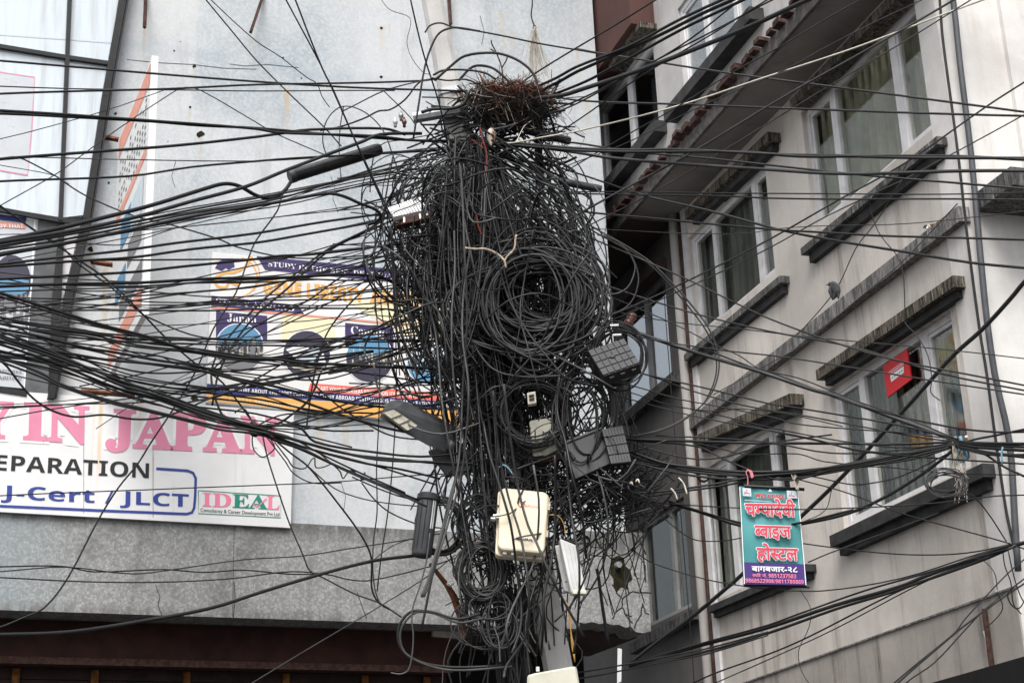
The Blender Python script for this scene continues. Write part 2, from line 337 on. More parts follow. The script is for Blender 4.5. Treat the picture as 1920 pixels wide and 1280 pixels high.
# ------------------------------------------------------------------ lettering (built-in typefaces only)
def styled(s, style):
    base = {'serif': (0x1D400, 0x1D41A, 0x1D7CE), 'sans': (0x1D5D4, 0x1D5EE, 0x1D7EC)}.get(style)
    if not base: return s
    o = ''
    for c in s:
        if 'A' <= c <= 'Z': o += chr(base[0] + ord(c) - 65)
        elif 'a' <= c <= 'z': o += chr(base[1] + ord(c) - 97)
        elif '0' <= c <= '9': o += chr(base[2] + ord(c) - 48)
        else: o += c
    return o
def raw_glyphs(s, style, off=0.0, shear=0.0):
    c = bpy.data.curves.new('lettering_tmp', 'FONT'); c.body = styled(s, style); c.offset = off; c.shear = shear; c.resolution_u = 3
    o = bpy.data.objects.new('lettering_tmp', c); COL.objects.link(o)
    dg = bpy.context.evaluated_depsgraph_get(); me = bpy.data.meshes.new_from_object(o.evaluated_get(dg))
    v = np.array([tuple(q.co)[:2] for q in me.vertices]).reshape(-1, 2); f = [tuple(p.vertices) for p in me.polygons]
    bpy.data.objects.remove(o); bpy.data.curves.remove(c); bpy.data.meshes.remove(me); return v, f
CAP = {}
def cap_h(style):
    if style not in CAP: CAP[style] = float(raw_glyphs('H', style)[0][:, 1].max())
    return CAP[style]
def lettering(s, style, p0, p1, p2, pl, n, mat, parent, off=0.0, shear=0.0, outline=None, name='lettering', split=False):
    """p0, p1: photo points of the baseline's ends; p2: the cap height above p0"""
    A, Bp, Cc = pl.hit(*p0, n), pl.hit(*p1, n), pl.hit(*p2, n)
    v0, _ = raw_glyphs(s, style, 0, shear); x0, x1 = v0[:, 0].min(), v0[:, 0].max(); h = cap_h(style)
    if outline: put_glyphs(*raw_glyphs(s, style, off + outline[1], shear), A - pl.n * .0015, Bp - pl.n * .0015, Cc - pl.n * .0015, x0, x1, h, outline[0], parent, name + '_outline')
    v, f = raw_glyphs(s, style, off, shear)
    if split:
        for a, b in letters(v, f): put_glyphs(a, b, A, Bp, Cc, x0, x1, h, mat, parent, 'letter')
        return
    return put_glyphs(v, f, A, Bp, Cc, x0, x1, h, mat, parent, name)
def letters(v, f):                        # one letter at a time
    par = list(range(len(v)))
    def fd(i):
        while par[i] != i: par[i] = par[par[i]]; i = par[i]
        return i
    for q in f:
        for i in q[1:]: par[fd(i)] = fd(q[0])
    g = {}
    for q in f: g.setdefault(fd(q[0]), []).append(q)
    for fs in g.values():
        ids = sorted({i for q in fs for i in q}); mp = {a: b for b, a in enumerate(ids)}; yield v[ids], [tuple(mp[i] for i in q) for q in fs]
def put_glyphs(v, f, A, Bp, Cc, x0, x1, h, mat, parent, name):
    V = A + np.outer((v[:, 0] - x0) / (x1 - x0), Bp - A) + np.outer(v[:, 1] / h, Cc - A)
    return build(name, MB().add(V, f), mat, parent)
def half(v, f, cut):                      # the half form of a letter: without its upright
    bm = bmesh.new(); vs = [bm.verts.new((a, b, 0)) for a, b in v]
    for q in f:
        try: bm.faces.new([vs[i] for i in q])
        except ValueError: pass
    bmesh.ops.bisect_plane(bm, geom=bm.verts[:] + bm.edges[:] + bm.faces[:], plane_co=(cut, 0, 0), plane_no=(1, 0, 0), clear_outer=True)
    bm.verts.index_update(); r = np.array([tuple(q.co)[:2] for q in bm.verts]), [tuple(x.index for x in q.verts) for q in bm.faces]; bm.free(); return r
def deva_word(items):
    out = []; x = 0.0
    for s, is_half in items:
        v, f = raw_glyphs(s, 'deva'); l, r = v[:, 0].min(), v[:, 0].max()
        if is_half:
            mid = v[(v[:, 1] > .02) & (v[:, 1] < .35)]; bar = mid[:, 0].max() - .075; v, f = half(v, f, bar); r = bar
        out.append((np.column_stack([v[:, 0] - l + x, v[:, 1]]), f)); x += r - l - .012
    return out, x
def deva(items, p0, p1, p2, pl, n, mat, parent, off=0.0, outline=None, head=.622):
    A, Bp, Cc = pl.hit(*p0, n), pl.hit(*p1, n), pl.hit(*p2, n); gl, xw = deva_word(items); lv = 0
    def heavy(rad, k, name, mt):            # letters thickened by overlaid impressions, each a hair above the last
        nonlocal lv
        m = MB()
        for v, f in gl:
            for i in range(k):
                d = np.array([math.cos(2 * math.pi * i / k), math.sin(2 * math.pi * i / k)]) * rad; w_ = v + d; lv += 1
                m.add(A + np.outer(w_[:, 0] / xw, Bp - A) + np.outer(w_[:, 1] / head, Cc - A) + pl.n * (lv * .00012), f)
        build(name, m, mt, parent)['kind'] = 'stuff'
    if outline: heavy(off + outline[1], 10, 'lettering_outline', outline[0])
    heavy(off, 6, 'lettering', mat)
def ribbon(mb, pts, wpx, pl, n, sm=False, closed=False):       # a flat painted line through photo points
    p = np.array(pts, float)
    if sm: p = spline(p, 4.0, 3, 10)
    if closed: p = np.vstack([p, p[:1]])
    t = np.gradient(p, axis=0); t /= np.maximum(np.linalg.norm(t, axis=1, keepdims=True), 1e-6); q = np.column_stack([-t[:, 1], t[:, 0]]) * wpx / 2
    a = [pl.hit(*x, n) for x in p + q]; b = [pl.hit(*x, n) for x in p - q]; k = len(p)
    return mb.add(a + b, [(i, i + 1, i + 1 + k, i + k) for i in range(k - 1)])
def patch(mb, pts, pl, n):
    return mb.flat([pl.hit(*p, n) for p in pts])
def panel(mb, pts, pl, n0, n1_):
    return mb.prism([pl.hit(*p, n1_) for p in pts], pl.n * (n0 - n1_))
def circle(c, r, ry=None, k=28, a0=0, a1=2 * math.pi):
    return [(c[0] + r * math.cos(a0 + (a1 - a0) * i / k), c[1] + (ry or r) * math.sin(a0 + (a1 - a0) * i / k)) for i in range(k if a1 - a0 > 6.28 else k + 1)]

# ------------------------------------------------------------------ the ground
g = MB(); g.flat([(-300, -300, 0), (300, -300, 0), (300, 300, 0), (-300, 300, 0)])
tag(build('ground', g, MAT['ground'], None, False, (0, 0, 0)), 'dark asphalt street under the cables', None, None, 'structure')

# ------------------------------------------------------------------ concrete building (left and middle)
cb = thing('concrete_building', 'pale speckled building with a pebble-dashed band behind the pole', 'building', W1.P(0, 0))
def cpart(name, mb, mat, **k): return build(name, mb, mat, cb, **k)
uL = W1.uz(-260, 600)[0]; uR = W1.uz(1126, 250)[0]; uR2 = W1.uz(1214, 1080)[0]
zB = W1.uz(560, 1163)[1]; zT = W1.uz(600, 986)[1]; zTop = W1.uz(960, -320)[1]
m = MB(); m.pbox(W1, uL, uR, zT, zTop, -.35, 0)
cpart('wall', m, MAT['upper'])
m = MB(); m.pbox(W1, uL, uR - .01, zT + .01, zTop, -2.8, -.352); cpart('rear_wall', m, MAT['dark_plaster'])  # unseen depth of the building, added to block sky from the far plaster
m = MB(); uA = W1.uz(1078, 1080)[0]
m.pbox(W1, uL, uA, zB, zT + .005, -.35, .05)
cpart('fascia_band', m, MAT['band'])
# the broken right end of the band
m = MB()
brk = [(1078, 994), (1208, 998), (1213, 1060), (1216, 1100), (1221, 1182), (1206, 1186), (1192, 1184), (1183, 1174), (1172, 1176), (1160, 1170), (1148, 1171), (1136, 1167), (1124, 1169), (1110, 1165), (1096, 1168), (1078, 1164)]
panel(m, brk, W1, -.35, .052)
cpart('broken_band_end', m, MAT['band'])
m = MB()
for c in ([(1148, 1096), (1158, 1112), (1168, 1122), (1166, 1138), (1172, 1150), (1186, 1168)], [(1168, 1122), (1180, 1112), (1186, 1108), (1220, 1112)], [(1166, 1138), (1152, 1150), (1148, 1160)], [(1205, 1130), (1202, 1150), (1194, 1166), (1190, 1178)], [(1180, 1112), (1176, 1098)], [(1205, 1130), (1210, 1148), (1218, 1152)], [(1172, 1150), (1184, 1156)]):
    c = [(x + R.uniform(-1.2, 1.2), y + R.uniform(-1.2, 1.2)) for x, y in np.array([np.array(c[i]) + (np.array(c[i + 1]) - np.array(c[i])) * s for i in range(len(c) - 1) for s in (0, .33, .66)] + [np.array(c[-1])])]
    ribbon(m, c, 2.4, W1, .054)
for c in ([(292, 1098), (300, 1118), (296, 1134), (306, 1158)], [(439, 1090), (441, 1120), (437, 1160)], [(670, 1110), (680, 1140), (688, 1160)], [(157, 890), (157, 930), (158, 975)]):
    ribbon(m, c, 1.2, W1, .054)
for c in ([(620, 330), (628, 352), (624, 372), (634, 398)], [(330, 300), (322, 330), (328, 352)], [(430, 120), (460, 124), (500, 121), (560, 127)], [(900, 30), (908, 60), (903, 84)], [(640, 905), (648, 930), (644, 960)], [(238, 112), (300, 118), (360, 121), (420, 128), (480, 130)]):
    ribbon(m, c, .9, W1, .003)
cpart('crack', m, MAT['crack'])['kind'] = 'stuff'
m = MB(); hole = [(1148, 1046), (1160, 1040), (1170, 1046), (1172, 1060), (1182, 1068), (1186, 1086), (1178, 1092), (1176, 1104), (1164, 1100), (1156, 1110), (1150, 1098), (1150, 1084), (1144, 1076), (1146, 1060)]
patch(m, hole, W1, .055); cpart('moss_stain', m, MAT['moss'])
for px in (437, 1010):
    u = W1.uz(px, 1100, .05)[0]; j = MB(); j.pbox(W1, u - .0018, u + .0018, zB + .01, zT - .01, .045, .0525); cpart('joint', j, MAT['crack'])
m = MB(); P0 = W1.hit(1156, 1060, .05); m.tube([P0, P0 + n1 * .07], PXM(6, 18), 12); cpart('pipe_end', m, MAT['steel'])
# the recessed shop front under the band
uS = W1.uz(868, 1200)[0]
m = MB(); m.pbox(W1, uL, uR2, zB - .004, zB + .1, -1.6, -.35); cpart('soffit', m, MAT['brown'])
m = MB(); m.pbox(W1, uL, uS, zB - .36, zB - .006, -.50, -.38); cpart('shop_fascia', m, MAT['shop'])
m = MB(); m.pbox(W1, uL, uS, zB - .43, zB - .362, -.56, -.33); cpart('fascia_rail', m, MAT['rust_dark'])
for i in range(9):
    m = MB(); z1 = zB - .436 - i * .115; m.pbox(W1, uL, uS, z1 - .108, z1, -.60 - .012 * (i % 2), -.52 - .012 * (i % 2)); cpart('shutter_slat', m, MAT['shop2'])
for px in (30, 178, 350, 536, 684, 800):
    m = MB(); u = W1.uz(px, 1260, -.5)[0]; m.pbox(W1, u - .035, u + .035, zB - 1.4, zB - .45, -.53, -.485); cpart('shutter_guide', m, MAT['orange_rust'])
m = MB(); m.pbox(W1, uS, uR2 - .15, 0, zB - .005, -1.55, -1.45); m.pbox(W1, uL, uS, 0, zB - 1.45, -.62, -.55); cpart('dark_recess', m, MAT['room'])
m = MB(); panel(m, [(812, 1176), (874, 1176), (874, 1197), (812, 1192)], W1, -.38, -.33); cpart('cement_block', m, MAT['lower'])
# iron stubs left in the wall
for a, b in (((274, -20), (271, 52)), ((494, -10), (470, 61)), ((841, -12), (845, 46))):
    m = MB(); A = W1.hit(*a, .02); Bq = W1.hit(*b, .28); m.tube([A, (A + Bq) / 2, Bq], PXM(4, 16.5), 4); cpart('iron_stub', m, MAT['rust_dark'])
for x, y, s in ((326, 95, 2), (338, 78, 1.2), (365, 124, 4), (356, 201, 2.5), (376, 252, 7), (204, 343, 2.5), (217, 213, 3), (315, 265, 1.3), (715, 53, 3), (715, 144, 3), (170, 467, 6), (365, 748, 8), (262, 711, 2), (531, 108, 2), (565, 147, 2), (684, 886, 2), (708, 993, 2)):
    m = MB(); patch(m, [(x + s * R.uniform(.6, 1.3) * math.cos(a), y + s * R.uniform(.5, 1.1) * math.sin(a)) for a in np.arange(9) * .698], W1, .056 if y > 990 else .003); cpart('chipped_hole', m, MAT['moss'])
# glass bay on the left
BN = .10
bay_pts = [(-260, -300), (285, -300), (228, 0), (196, 180), (164, 405), (150, 412), (-20, 386), (-260, 352)]
by = build('glass_bay', panel(MB(), [(-260, -300), (283, -300), (226, 0), (194, 180), (162, 405), (-260, 345)], W1, 0, BN - .02), MAT['frame'], cb)
def bpart(name, mb, mat, parent=None): return build(name, mb, mat, by)
def edge(pts, wpx, n0, n1_, mb):
    for a, b in zip(pts[:-1], pts[1:]):
        a = np.array(a, float); b = np.array(b, float); t = (b - a) / np.linalg.norm(b - a); q = np.array([-t[1], t[0]]) * wpx / 2; e = t * .6
        panel(mb, [a - e + q, b + e + q, b + e - q, a - e - q], W1, n0, n1_)
    return mb
for pts in ([(-260, -300), (140, -300), (128, 106), (-260, 42)], [(138, -300), (276, -300), (222, 0), (204, 116), (128, 106)], [(-260, 42), (128, 106), (116, 408), (-260, 345)], [(128, 106), (204, 116), (166, 402), (116, 408)]):
    bpart('glass_pane', panel(MB(), pts, W1, BN - .02, BN), MAT['bay'])
bpart('mullion', edge([(139, -300), (131, 0), (122, 220), (114, 412)], 8, BN, BN + .05, MB()), MAT['black'])
bpart('transom', edge([(-260, 42), (0, 86), (128, 107), (206, 118)], 7, BN + .002, BN + .045, MB()), MAT['black'])
bpart('bottom_rail', edge([(-260, 348), (0, 392), (110, 412), (160, 416)], 8, BN - .001, BN + .04, MB()), MAT['black'])
bpart('edge_post', edge([(286, -300), (230, 0), (198, 180), (162, 410), (136, 520), (96, 745)], 13, BN - .03, BN + .05, MB()), MAT['black'])
bpart('edge_trim', edge([(296, -300), (240, 0), (208, 180), (172, 410), (146, 520), (106, 742)], 3.5, BN - .03, BN + .06, MB()), MAT['black'])
bpart('blue_line', ribbon(MB(), [(-260, 36), (0, 65), (100, 72), (207, 80)], 3, W1, BN + .003), MAT['p_pale'])
# pale notice behind the upper glass
m = MB(); patch(m, [(-120, 118), (65, 145), (52, 330), (-120, 300)], W1, BN + .003); ntc = bpart('notice', m, MAT['p_mist'])
m = MB(); ribbon(m, [(-120, 118), (65, 145), (60, 240), (52, 328), (-120, 300)], 2, W1, BN + .005); bpart('notice_border', m, MAT['p_rose'])
m = MB()
for x, y in ((8, 146), (26, 152), (4, 190), (8, 220), (20, 235), (6, 262), (28, 285)):
    ribbon(m, [(x, y), (x + 9, y + 3), (x + 8, y + 16)], 1.4, W1, BN + .005)
bpart('notice_writing', m, MAT['p_pale'])
# lower display window with posters, beside a grey column
bpart('display_pane', panel(MB(), [(-260, 345), (62, 400), (74, 412), (62, 520), (46, 728), (-260, 700)], W1, .02, BN - .03), MAT['p_mist'])
bpart('column', panel(MB(), [(72, 412), (112, 414), (98, 560), (90, 745), (46, 735), (58, 560)], W1, .03, BN - .02), MAT['grey_col'])
bpart('column', panel(MB(), [(112, 414), (122, 414), (106, 742), (90, 745), (98, 560)], W1, .03, BN + .01), MAT['black'])
bpart('pale_strip', panel(MB(), [(119, 420), (152, 415), (118, 560), (104, 640)], W1, .0, BN - .04), MAT['frame'])
bpart('poster_header', patch(MB(), [(-260, 352), (0, 402), (50, 408), (48, 418), (-260, 380)], W1, BN - .025), MAT['p_navy'])
bpart('poster_strip', patch(MB(), [(-260, 390), (0, 416), (48, 419), (47, 429), (-260, 410)], W1, BN - .024), MAT['p_coral'])
lettering('DY THAT', 'sans', (-2, 427), (44, 427), (-2, 420), W1, BN - .022, MAT['p_white'], by, name='poster_lettering')
bpart('poster_disc', patch(MB(), circle((22, 528), 36, 50), W1, BN - .025), MAT['p_dark'])
bpart('poster_sky', patch(MB(), [(-30, 527), (30, 522), (54, 526), (54, 545), (40, 552), (-30, 550)], W1, BN - .024), MAT['p_sky'])
m = MB()
for i in range(90):
    x = R.uniform(-8, 54); y = R.uniform(550, 605); ww = R.uniform(2, 5); hh = R.uniform(4, 14); patch(m, [(x, y), (x + ww, y), (x + ww, y + hh), (x, y + hh)], W1, BN - .0235 + i * 4e-5)
bpart('poster_skyline', m, MAT['p_grey'])['kind'] = 'stuff'
m = MB(); ribbon(m, [(66, 400), (58, 560), (46, 730)], 4, W1, BN - .022); bpart('poster_margin', m, MAT['p_white'])
for i, (t, y) in enumerate((('EXPLORE', 700), ('DESTINA', 712))):
    lettering(t, 'sans', (40, y), (-2 - i, y - 2), (40, y - 6), W1, BN - .022, MAT['p_grey'], by, name='poster_lettering')
bpart('bottom_rail', edge([(-260, 690), (0, 730), (50, 738)], 10, .02, BN, MB()), MAT['black'])

# ------------------------------------------------------------------ sign board standing out from the wall, seen edge on
q = W1.hit(212, 480, .30)
WS = Plane((q[0], q[1], 0), n1, -d1)                 # runs straight out of the wall; its printed face looks left
so, zo = WS.uz(285, 107); si, zi = 0.0, WS.uz(205, 702)[1]
zb = WS.uz(255, 606)[1]; zt = zo
so2 = so
ps = thing('projecting_sign', 'narrow printed signboard standing out edge-on from the pale wall', 'sign', WS.P(si, zb))
m = MB(); m.pbox(WS, 0, so, min(zb, zi), zt, -.05, 0); build('board', m, sign_mat('side_sign_white', (.78, .78, .77)), ps)
m = MB(); m.pbox(WS, so, so + .012, min(zb, zi) - .01, zt + .01, -.058, .006); build('edge_cap', m, MAT['p_white'], ps)
H = zt - zb
def sp(mb, a, b, z0, z1, sl=0.0, n=.003):
    mb.flat([WS.P(a * so, zb + z0 * H, n), WS.P(b * so, zb + (z0 + sl) * H, n), WS.P(b * so, zb + (z1 + sl) * H, n), WS.P(a * so, zb + z1 * H, n)])
for q in ((.05, .97, .90, .985), (.05, .95, .60, .64, .02), (.0, .97, .02, .10, .02)):
    m = MB(); sp(m, *q); build('orange_strip', m, MAT['p_coral'], ps)
for nm, mt, q in (('blue_picture', 'p_sky', (.25, .55, .44, .56, 0, .004)), ('pale_picture', 'p_pale', (.55, .9, .42, .56, 0, .0042)), ('blue_picture', 'p_sky', (.15, .45, .24, .34, 0, .004)), ('grey_picture', 'p_grey', (.5, .9, .30, .40, 0, .0035)), ('grey_picture', 'p_grey', (.3, .95, .14, .22, 0, .0035))):
    m = MB(); sp(m, *q); build(nm, m, MAT[mt], ps)
m = MB()
for i in range(8):
    for j in range(11):
        if R.random() < .8:
            a = .12 + j * .075; z = .66 + i * .028; sp(m, a, a + .035, z, z + .012, .003, .0045)
build('lettering', m, MAT['p_grey'], ps)['kind'] = 'stuff'
for (a, b) in (((199, 258), (232, 264)), ((172, 491), (214, 497)), ((152, 733), (252, 741))):
    m = MB(); A = W1.hit(*a, .03); Bq = W1.hit(*b, .24); m.tube([A, (A + Bq) / 2, Bq], [PXM(5.5, 15.5)] * 3, 4); build('bracket', m, MAT['rust'], ps)

# ------------------------------------------------------------------ big white board: IN JAPAN
JN = .09
js = thing('japan_sign', 'long white board lettered IN JAPAN in pink, above the pebble-dashed band', 'sign', W1.hit(300, 860, 0))
st = [stain1(188, 740, 9, 1.5, .85), stain1(262, 740, 14, .7, .45), stain1(176, 740, 5, 1.2, .4), stain1(284, 860, 5, .6, .4)]
bo = panel(MB(), [(-200, 716), (551, 772), (545, 989), (-200, 948)], W1, .01, JN)
build('board', bo, sign_mat('sign_white', (.80, .80, .80), st), js)
def jl(*a, **k): lettering(*a, W1, JN + .004, **k)
for s, a, b, c in (('IN', (46, 822), (164, 829), (48, 756)), ('JAPAN', (200, 835), (521, 850), (203, 768)), ('Y', (-46, 818), (24, 821), (-46, 752))):
    lettering(s, 'serif', a, b, c, W1, JN + .005, MAT['p_rose'], js, off=.028, outline=(MAT['p_white'], .05), split=True)
lettering('PREPARATION', 'sans', (-78, 877), (279, 896), (-76, 848), W1, JN + .004, MAT['p_black'], js, split=True)
lettering('J-Cert / JLCT', 'sans', (2, 934), (354, 950), (3, 909), W1, JN + .004, MAT['p_blue'], js, split=True)
m = MB(); ribbon(m, [(293, 878), (352, 882), (362, 886), (367, 896), (366, 930), (364, 952), (360, 960), (350, 963), (200, 957), (0, 948), (-200, 938)], 5, W1, JN + .004); build('frame_line', m, MAT['p_blue'], js)
m = MB(); ribbon(m, [(372, 919), (527, 929), (526, 970), (372, 962)], 1.5, W1, JN + .003, closed=True); build('logo_frame', m, MAT['p_green'], js)
for s, x0, x1, mt in (('I', 380, 396, 'p_pink'), ('D', 399, 433, 'p_pink'), ('E', 436, 467, 'p_green'), ('A', 466, 502, 'p_green'), ('L', 500, 524, 'p_pink')):
    y = 948 + (x0 - 380) * .049
    lettering(s, 'serif', (x0, y), (x1, y + (x1 - x0) * .049), (x0 + .5, y - 25), W1, JN + .004, MAT[mt], js, off=.008)
m = MB(); ribbon(m, [(474, 944), (482, 950), (500, 934)], 2.2, W1, JN + .006); build('logo_tick', m, MAT['p_pink'], js)
lettering('Consultancy & Career Development Pvt Ltd', 'plain', (376, 958.5), (524, 967), (376, 952), W1, JN + .004, MAT['p_black'], js, off=.006)
for x in (157, 287):
    m = MB(); ribbon(m, [(x, 760 + (x - 157) * .04), (x, 962 + (x - 157) * .06)], 1.0, W1, JN + .0025); build('panel_joint', m, MAT['p_grey'], js)

# ------------------------------------------------------------------ study banner
BNN = .06
sb = thing('study_banner', 'printed white and purple study-abroad banner with round city pictures', 'banner', W1.hit(650, 640, 0))
build('sheet', panel(MB(), [(398, 472), (935, 530), (930, 806), (387, 752)], W1, .01, BNN), sign_mat('banner_white', (.78, .775, .77)), sb)
def bp(name, pts, mt, n=.003):
    return build(name, patch(MB(), pts, W1, BNN + n), MAT[mt], sb)
def bt(s, style, a, b, c, mt, n=.0055, **k):
    return lettering(s, style, a, b, c, W1, BNN + n, MAT[mt], sb, **k)
bp('header_strip', [(481, 480), (935, 523), (935, 549), (860, 541), (497, 506)], 'p_purple')
bt('STUDY IN THE BEST DESTINATIONS', 'serif', (503, 499), (776, 527), (503, 490), 'p_white')
bp('yellow_block', [(528, 587), (627, 596), (627, 642), (528, 640)], 'p_yellow', .002)
bp('yellow_block', [(640, 560), (830, 575), (900, 640), (760, 630)], 'p_yellow', .0018)
bp('mortarboard', [(403, 503), (410, 490), (424, 485), (438, 488), (440, 500), (428, 506), (424, 502), (416, 508)], 'p_purple')
m = MB(); ribbon(m, circle((442, 520), 40, 38, 20, -1.3, 1.9), 2.5, W1, BNN + .003, True)
ribbon(m, [(404, 520), (420, 512), (440, 510), (462, 498), (472, 480)], 5, W1, BNN + .0035, True); ribbon(m, [(402, 524), (408, 536), (424, 538), (430, 528), (444, 534), (456, 524)], 4.5, W1, BNN + .004, True)
ribbon(m, [(470, 482), (484, 500), (486, 522), (476, 544)], 2, W1, BNN + .0045, True); build('logo_swoosh', m, MAT['p_orange'], sb)
bt('GENE LIBERTY', 'sans', (494, 549), (682, 566), (495, 524), 'p_orange', off=.022); bt('ABROAD', 'sans', (694, 567), (815, 578), (695, 542), 'p_orange', off=.022)
bp('study_strip', [(396, 554), (560, 572), (571, 590), (396, 573)], 'p_purple', .004)
bt('STUDY ABROAD', 'serif', (405, 569), (552, 584), (405, 559), 'p_white')
m = MB(); ribbon(m, [(396, 576), (560, 590), (700, 603), (900, 620)], 3.5, W1, BNN + .0045); build('red_line', m, MAT['p_coral'], sb)
bp('country_block', [(405, 583), (501, 592), (501, 640), (405, 634)], 'p_purple', .003)
bp('country_block', [(647, 605), (738, 614), (738, 652), (647, 645)], 'p_purple', .003)
bt('Japan', 'serif', (426, 601), (481, 606), (426, 587), 'p_white'); bt('Canada', 'serif', (658, 626), (726, 632), (658, 611), 'p_white')
def city(c, r, sky_m, low_m, seed, tower=None):
    rr = random.Random(seed); z = .005
    bp('picture_ring', circle(c, r + 2, r * 1.0 + 2), 'p_white', z)
    bp('picture', circle(c, r, r), sky_m, z + .001)
    low = [(c[0] + r * math.cos(a), c[1] + r * math.sin(a)) for a in np.linspace(-.12, math.pi + .12, 18)]
    bp('picture_ground', low, low_m, z + .0015)
    mb = {k: MB() for k in ('p_grey', 'p_cream', 'p_dark', 'p_black')}
    for i in range(110):
        x = rr.uniform(-r * .95, r * .95); lim = math.sqrt(max(r * r - x * x, 0)); y1 = rr.uniform(-r * .1, min(lim, r * .55)); hh = rr.uniform(2, r * .35); ww = rr.uniform(1.5, 4.5)
        if abs(x) + ww > r * .97 or abs(y1) > lim - 1 or abs(y1 - hh) > lim - 1: continue
        patch(mb[rr.choice(list(mb))], [(c[0] + x, c[1] + y1), (c[0] + x + ww, c[1] + y1), (c[0] + x + ww, c[1] + y1 - hh), (c[0] + x, c[1] + y1 - hh)], W1, BNN + z + .0018 + i * 1e-5)
    if tower: ribbon(mb['p_cream'], [(c[0] - 18, c[1] + 2), (c[0] - 18, c[1] - 26)], 1.6, W1, BNN + z + .0035)
    for k, b in mb.items():
        if b.v: build('picture_skyline', b, MAT[k], sb)['kind'] = 'stuff'
city((449, 652), 45, 'p_sky', 'p_grey', 3); city((693, 672), 44, 'p_sky', 'p_dark', 5, True); city((802, 681), 38, 'p_pale', 'p_sky', 9)
c0 = (575, 664); bp('picture_ring', circle(c0, 46), 'p_white', .005); bp('picture', circle(c0, 44), 'p_dark', .006)
for i, s in enumerate(([(536, 655), (560, 646), (580, 652), (556, 674)], [(556, 672), (590, 648), (604, 650), (586, 682)], [(592, 682), (606, 660), (612, 684)], [(534, 676), (600, 690), (610, 686), (598, 700), (550, 690)])):
    bp('picture_shell', s, ('p_white', 'p_pale', 'p_white', 'p_cream')[i], .0075 + i * 4e-4)
bp('red_ribbon', [(582, 718), (822, 736), (834, 752), (577, 735)], 'p_red', .003); bt('START YOUR OVERSEAS EDUCATION JOURNEY WITH US', 'sans', (592, 731), (798, 747), (592, 723), 'p_white')
bp('navy_strip', [(388, 719), (575, 733), (884, 757), (931, 760), (931, 772), (884, 768), (387, 736)], 'p_navy', .004); bt('EXPLORE MORE ABOUT THE MOST PREFERRED STUDY ABROAD DESTINATIONS BY NEPALESE STUDENTS FROM THE', 'sans', (402, 731), (870, 765.5), (402, 723.5), 'p_white')
bp('orange_strip', [(387, 737), (930, 774), (930, 805), (387, 751)], 'p_orange', .0035); bt('01-5705571, 9808055571/9808055572', 'plain', (414, 751), (596, 769), (414, 743), 'p_yellow')

# ------------------------------------------------------------------ plaster building (right)
pb = thing('plaster_building', 'stained grey plaster building with hooded windows and projecting upper floor', 'building', W2.P(0, 0))
def pp(name, mb, mat, **k): return build(name, mb, MAT[mat] if isinstance(mat, str) else mat, pb, **k)
def rect(pl, pts, n=0):
    a = [pl.uz(*p, n) for p in pts]      # TL TR BR BL
    return ((a[0][0] + a[3][0]) / 2, (a[1][0] + a[2][0]) / 2, (a[2][1] + a[3][1]) / 2, (a[0][1] + a[1][1]) / 2)
WIN = {
 'A': (W2, [(1503, 218), (1722, -22), (1741, 250), (1526, 430)]), 'B': (W2, [(1559, 727), (1786, 576), (1815, 868), (1579, 1000)]),
 'C': (W2, [(1288, 444), (1437, 305), (1450, 510), (1307, 636)]), 'D': (W2, [(1312, 874), (1474, 793), (1492, 1058), (1335, 1124)]),
 'E': (W2, [(1150, 606), (1246, 500), (1258, 700), (1166, 780)]), 'F': (W2, [(1196, 985), (1282, 930), (1296, 1128), (1212, 1185)]),
 'G': (W2U, [(1122, 205), (1226, 72), (1234, 247), (1132, 362)]), 'H': (W2U, [(1266, 12), (1398, -140), (1412, 34), (1288, 185)]),
}
RECT = {k: rect(*v) for k, v in WIN.items()}
uC = np.mean([W2.uz(1765, 0)[0], W2.uz(1795, 300)[0], W2.uz(1837, 620)[0], W2.uz(1887, 960)[0]])
uP = np.mean([W2.uz(1278, 449)[0], W2.uz(1322, 1000)[0]])           # the grey pipe, where the far part begins
uFar = W2.uz(1090, 700)[0] - 1.0
zSof = np.mean([W2.uz(1245, 465)[1], W2U.uz(1294, 237)[1], W2U.uz(1450, 40)[1]])
zPar = np.mean([W2.uz(1520, 1235)[1], W2.uz(1871, 1116)[1]])
zTopB = zSof + 5
def grid_wall(mb, pl, u0, u1, z0, z1, holes, depth=.16):
    us = sorted({u0, u1, *[h[0] for h in holes], *[h[1] for h in holes]}); zs = sorted({z0, z1, *[h[2] for h in holes], *[h[3] for h in holes]})
    us = [u for u in us if u0 <= u <= u1]; zs = [z for z in zs if z0 <= z <= z1]
    for a, b in zip(us[:-1], us[1:]):
        for c, d in zip(zs[:-1], zs[1:]):
            mu, mz = (a + b) / 2, (c + d) / 2
            if any(h[0] < mu < h[1] and h[2] < mz < h[3] for h in holes): continue
            mb.flat([pl.P(a, c), pl.P(b, c), pl.P(b, d), pl.P(a, d)])
    for a, b, c, d in holes:
        for (x0, y0), (x1, y1) in (((a, c), (b, c)), ((b, c), (b, d)), ((b, d), (a, d)), ((a, d), (a, c))):
            mb.flat([pl.P(x0, y0), pl.P(x1, y1), pl.P(x1, y1, -depth), pl.P(x0, y0, -depth)])
    return mb
m = MB(); grid_wall(m, W2, uP, uC, zPar, zSof, [RECT[k] for k in 'ABCD']); pp('wall', m, 'plaster')
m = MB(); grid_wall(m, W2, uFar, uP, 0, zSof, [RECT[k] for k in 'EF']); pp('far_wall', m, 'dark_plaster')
m = MB(); m.pbox(W2, uP, uC - .002, 0, zPar, -.3, .035); pp('parapet_wall', m, 'lower')
m = MB(); m.pbox(W2, uP, uC - .002, zPar - .012, zPar + .004, -.01, .05); pp('parapet_edge', m, 'course')
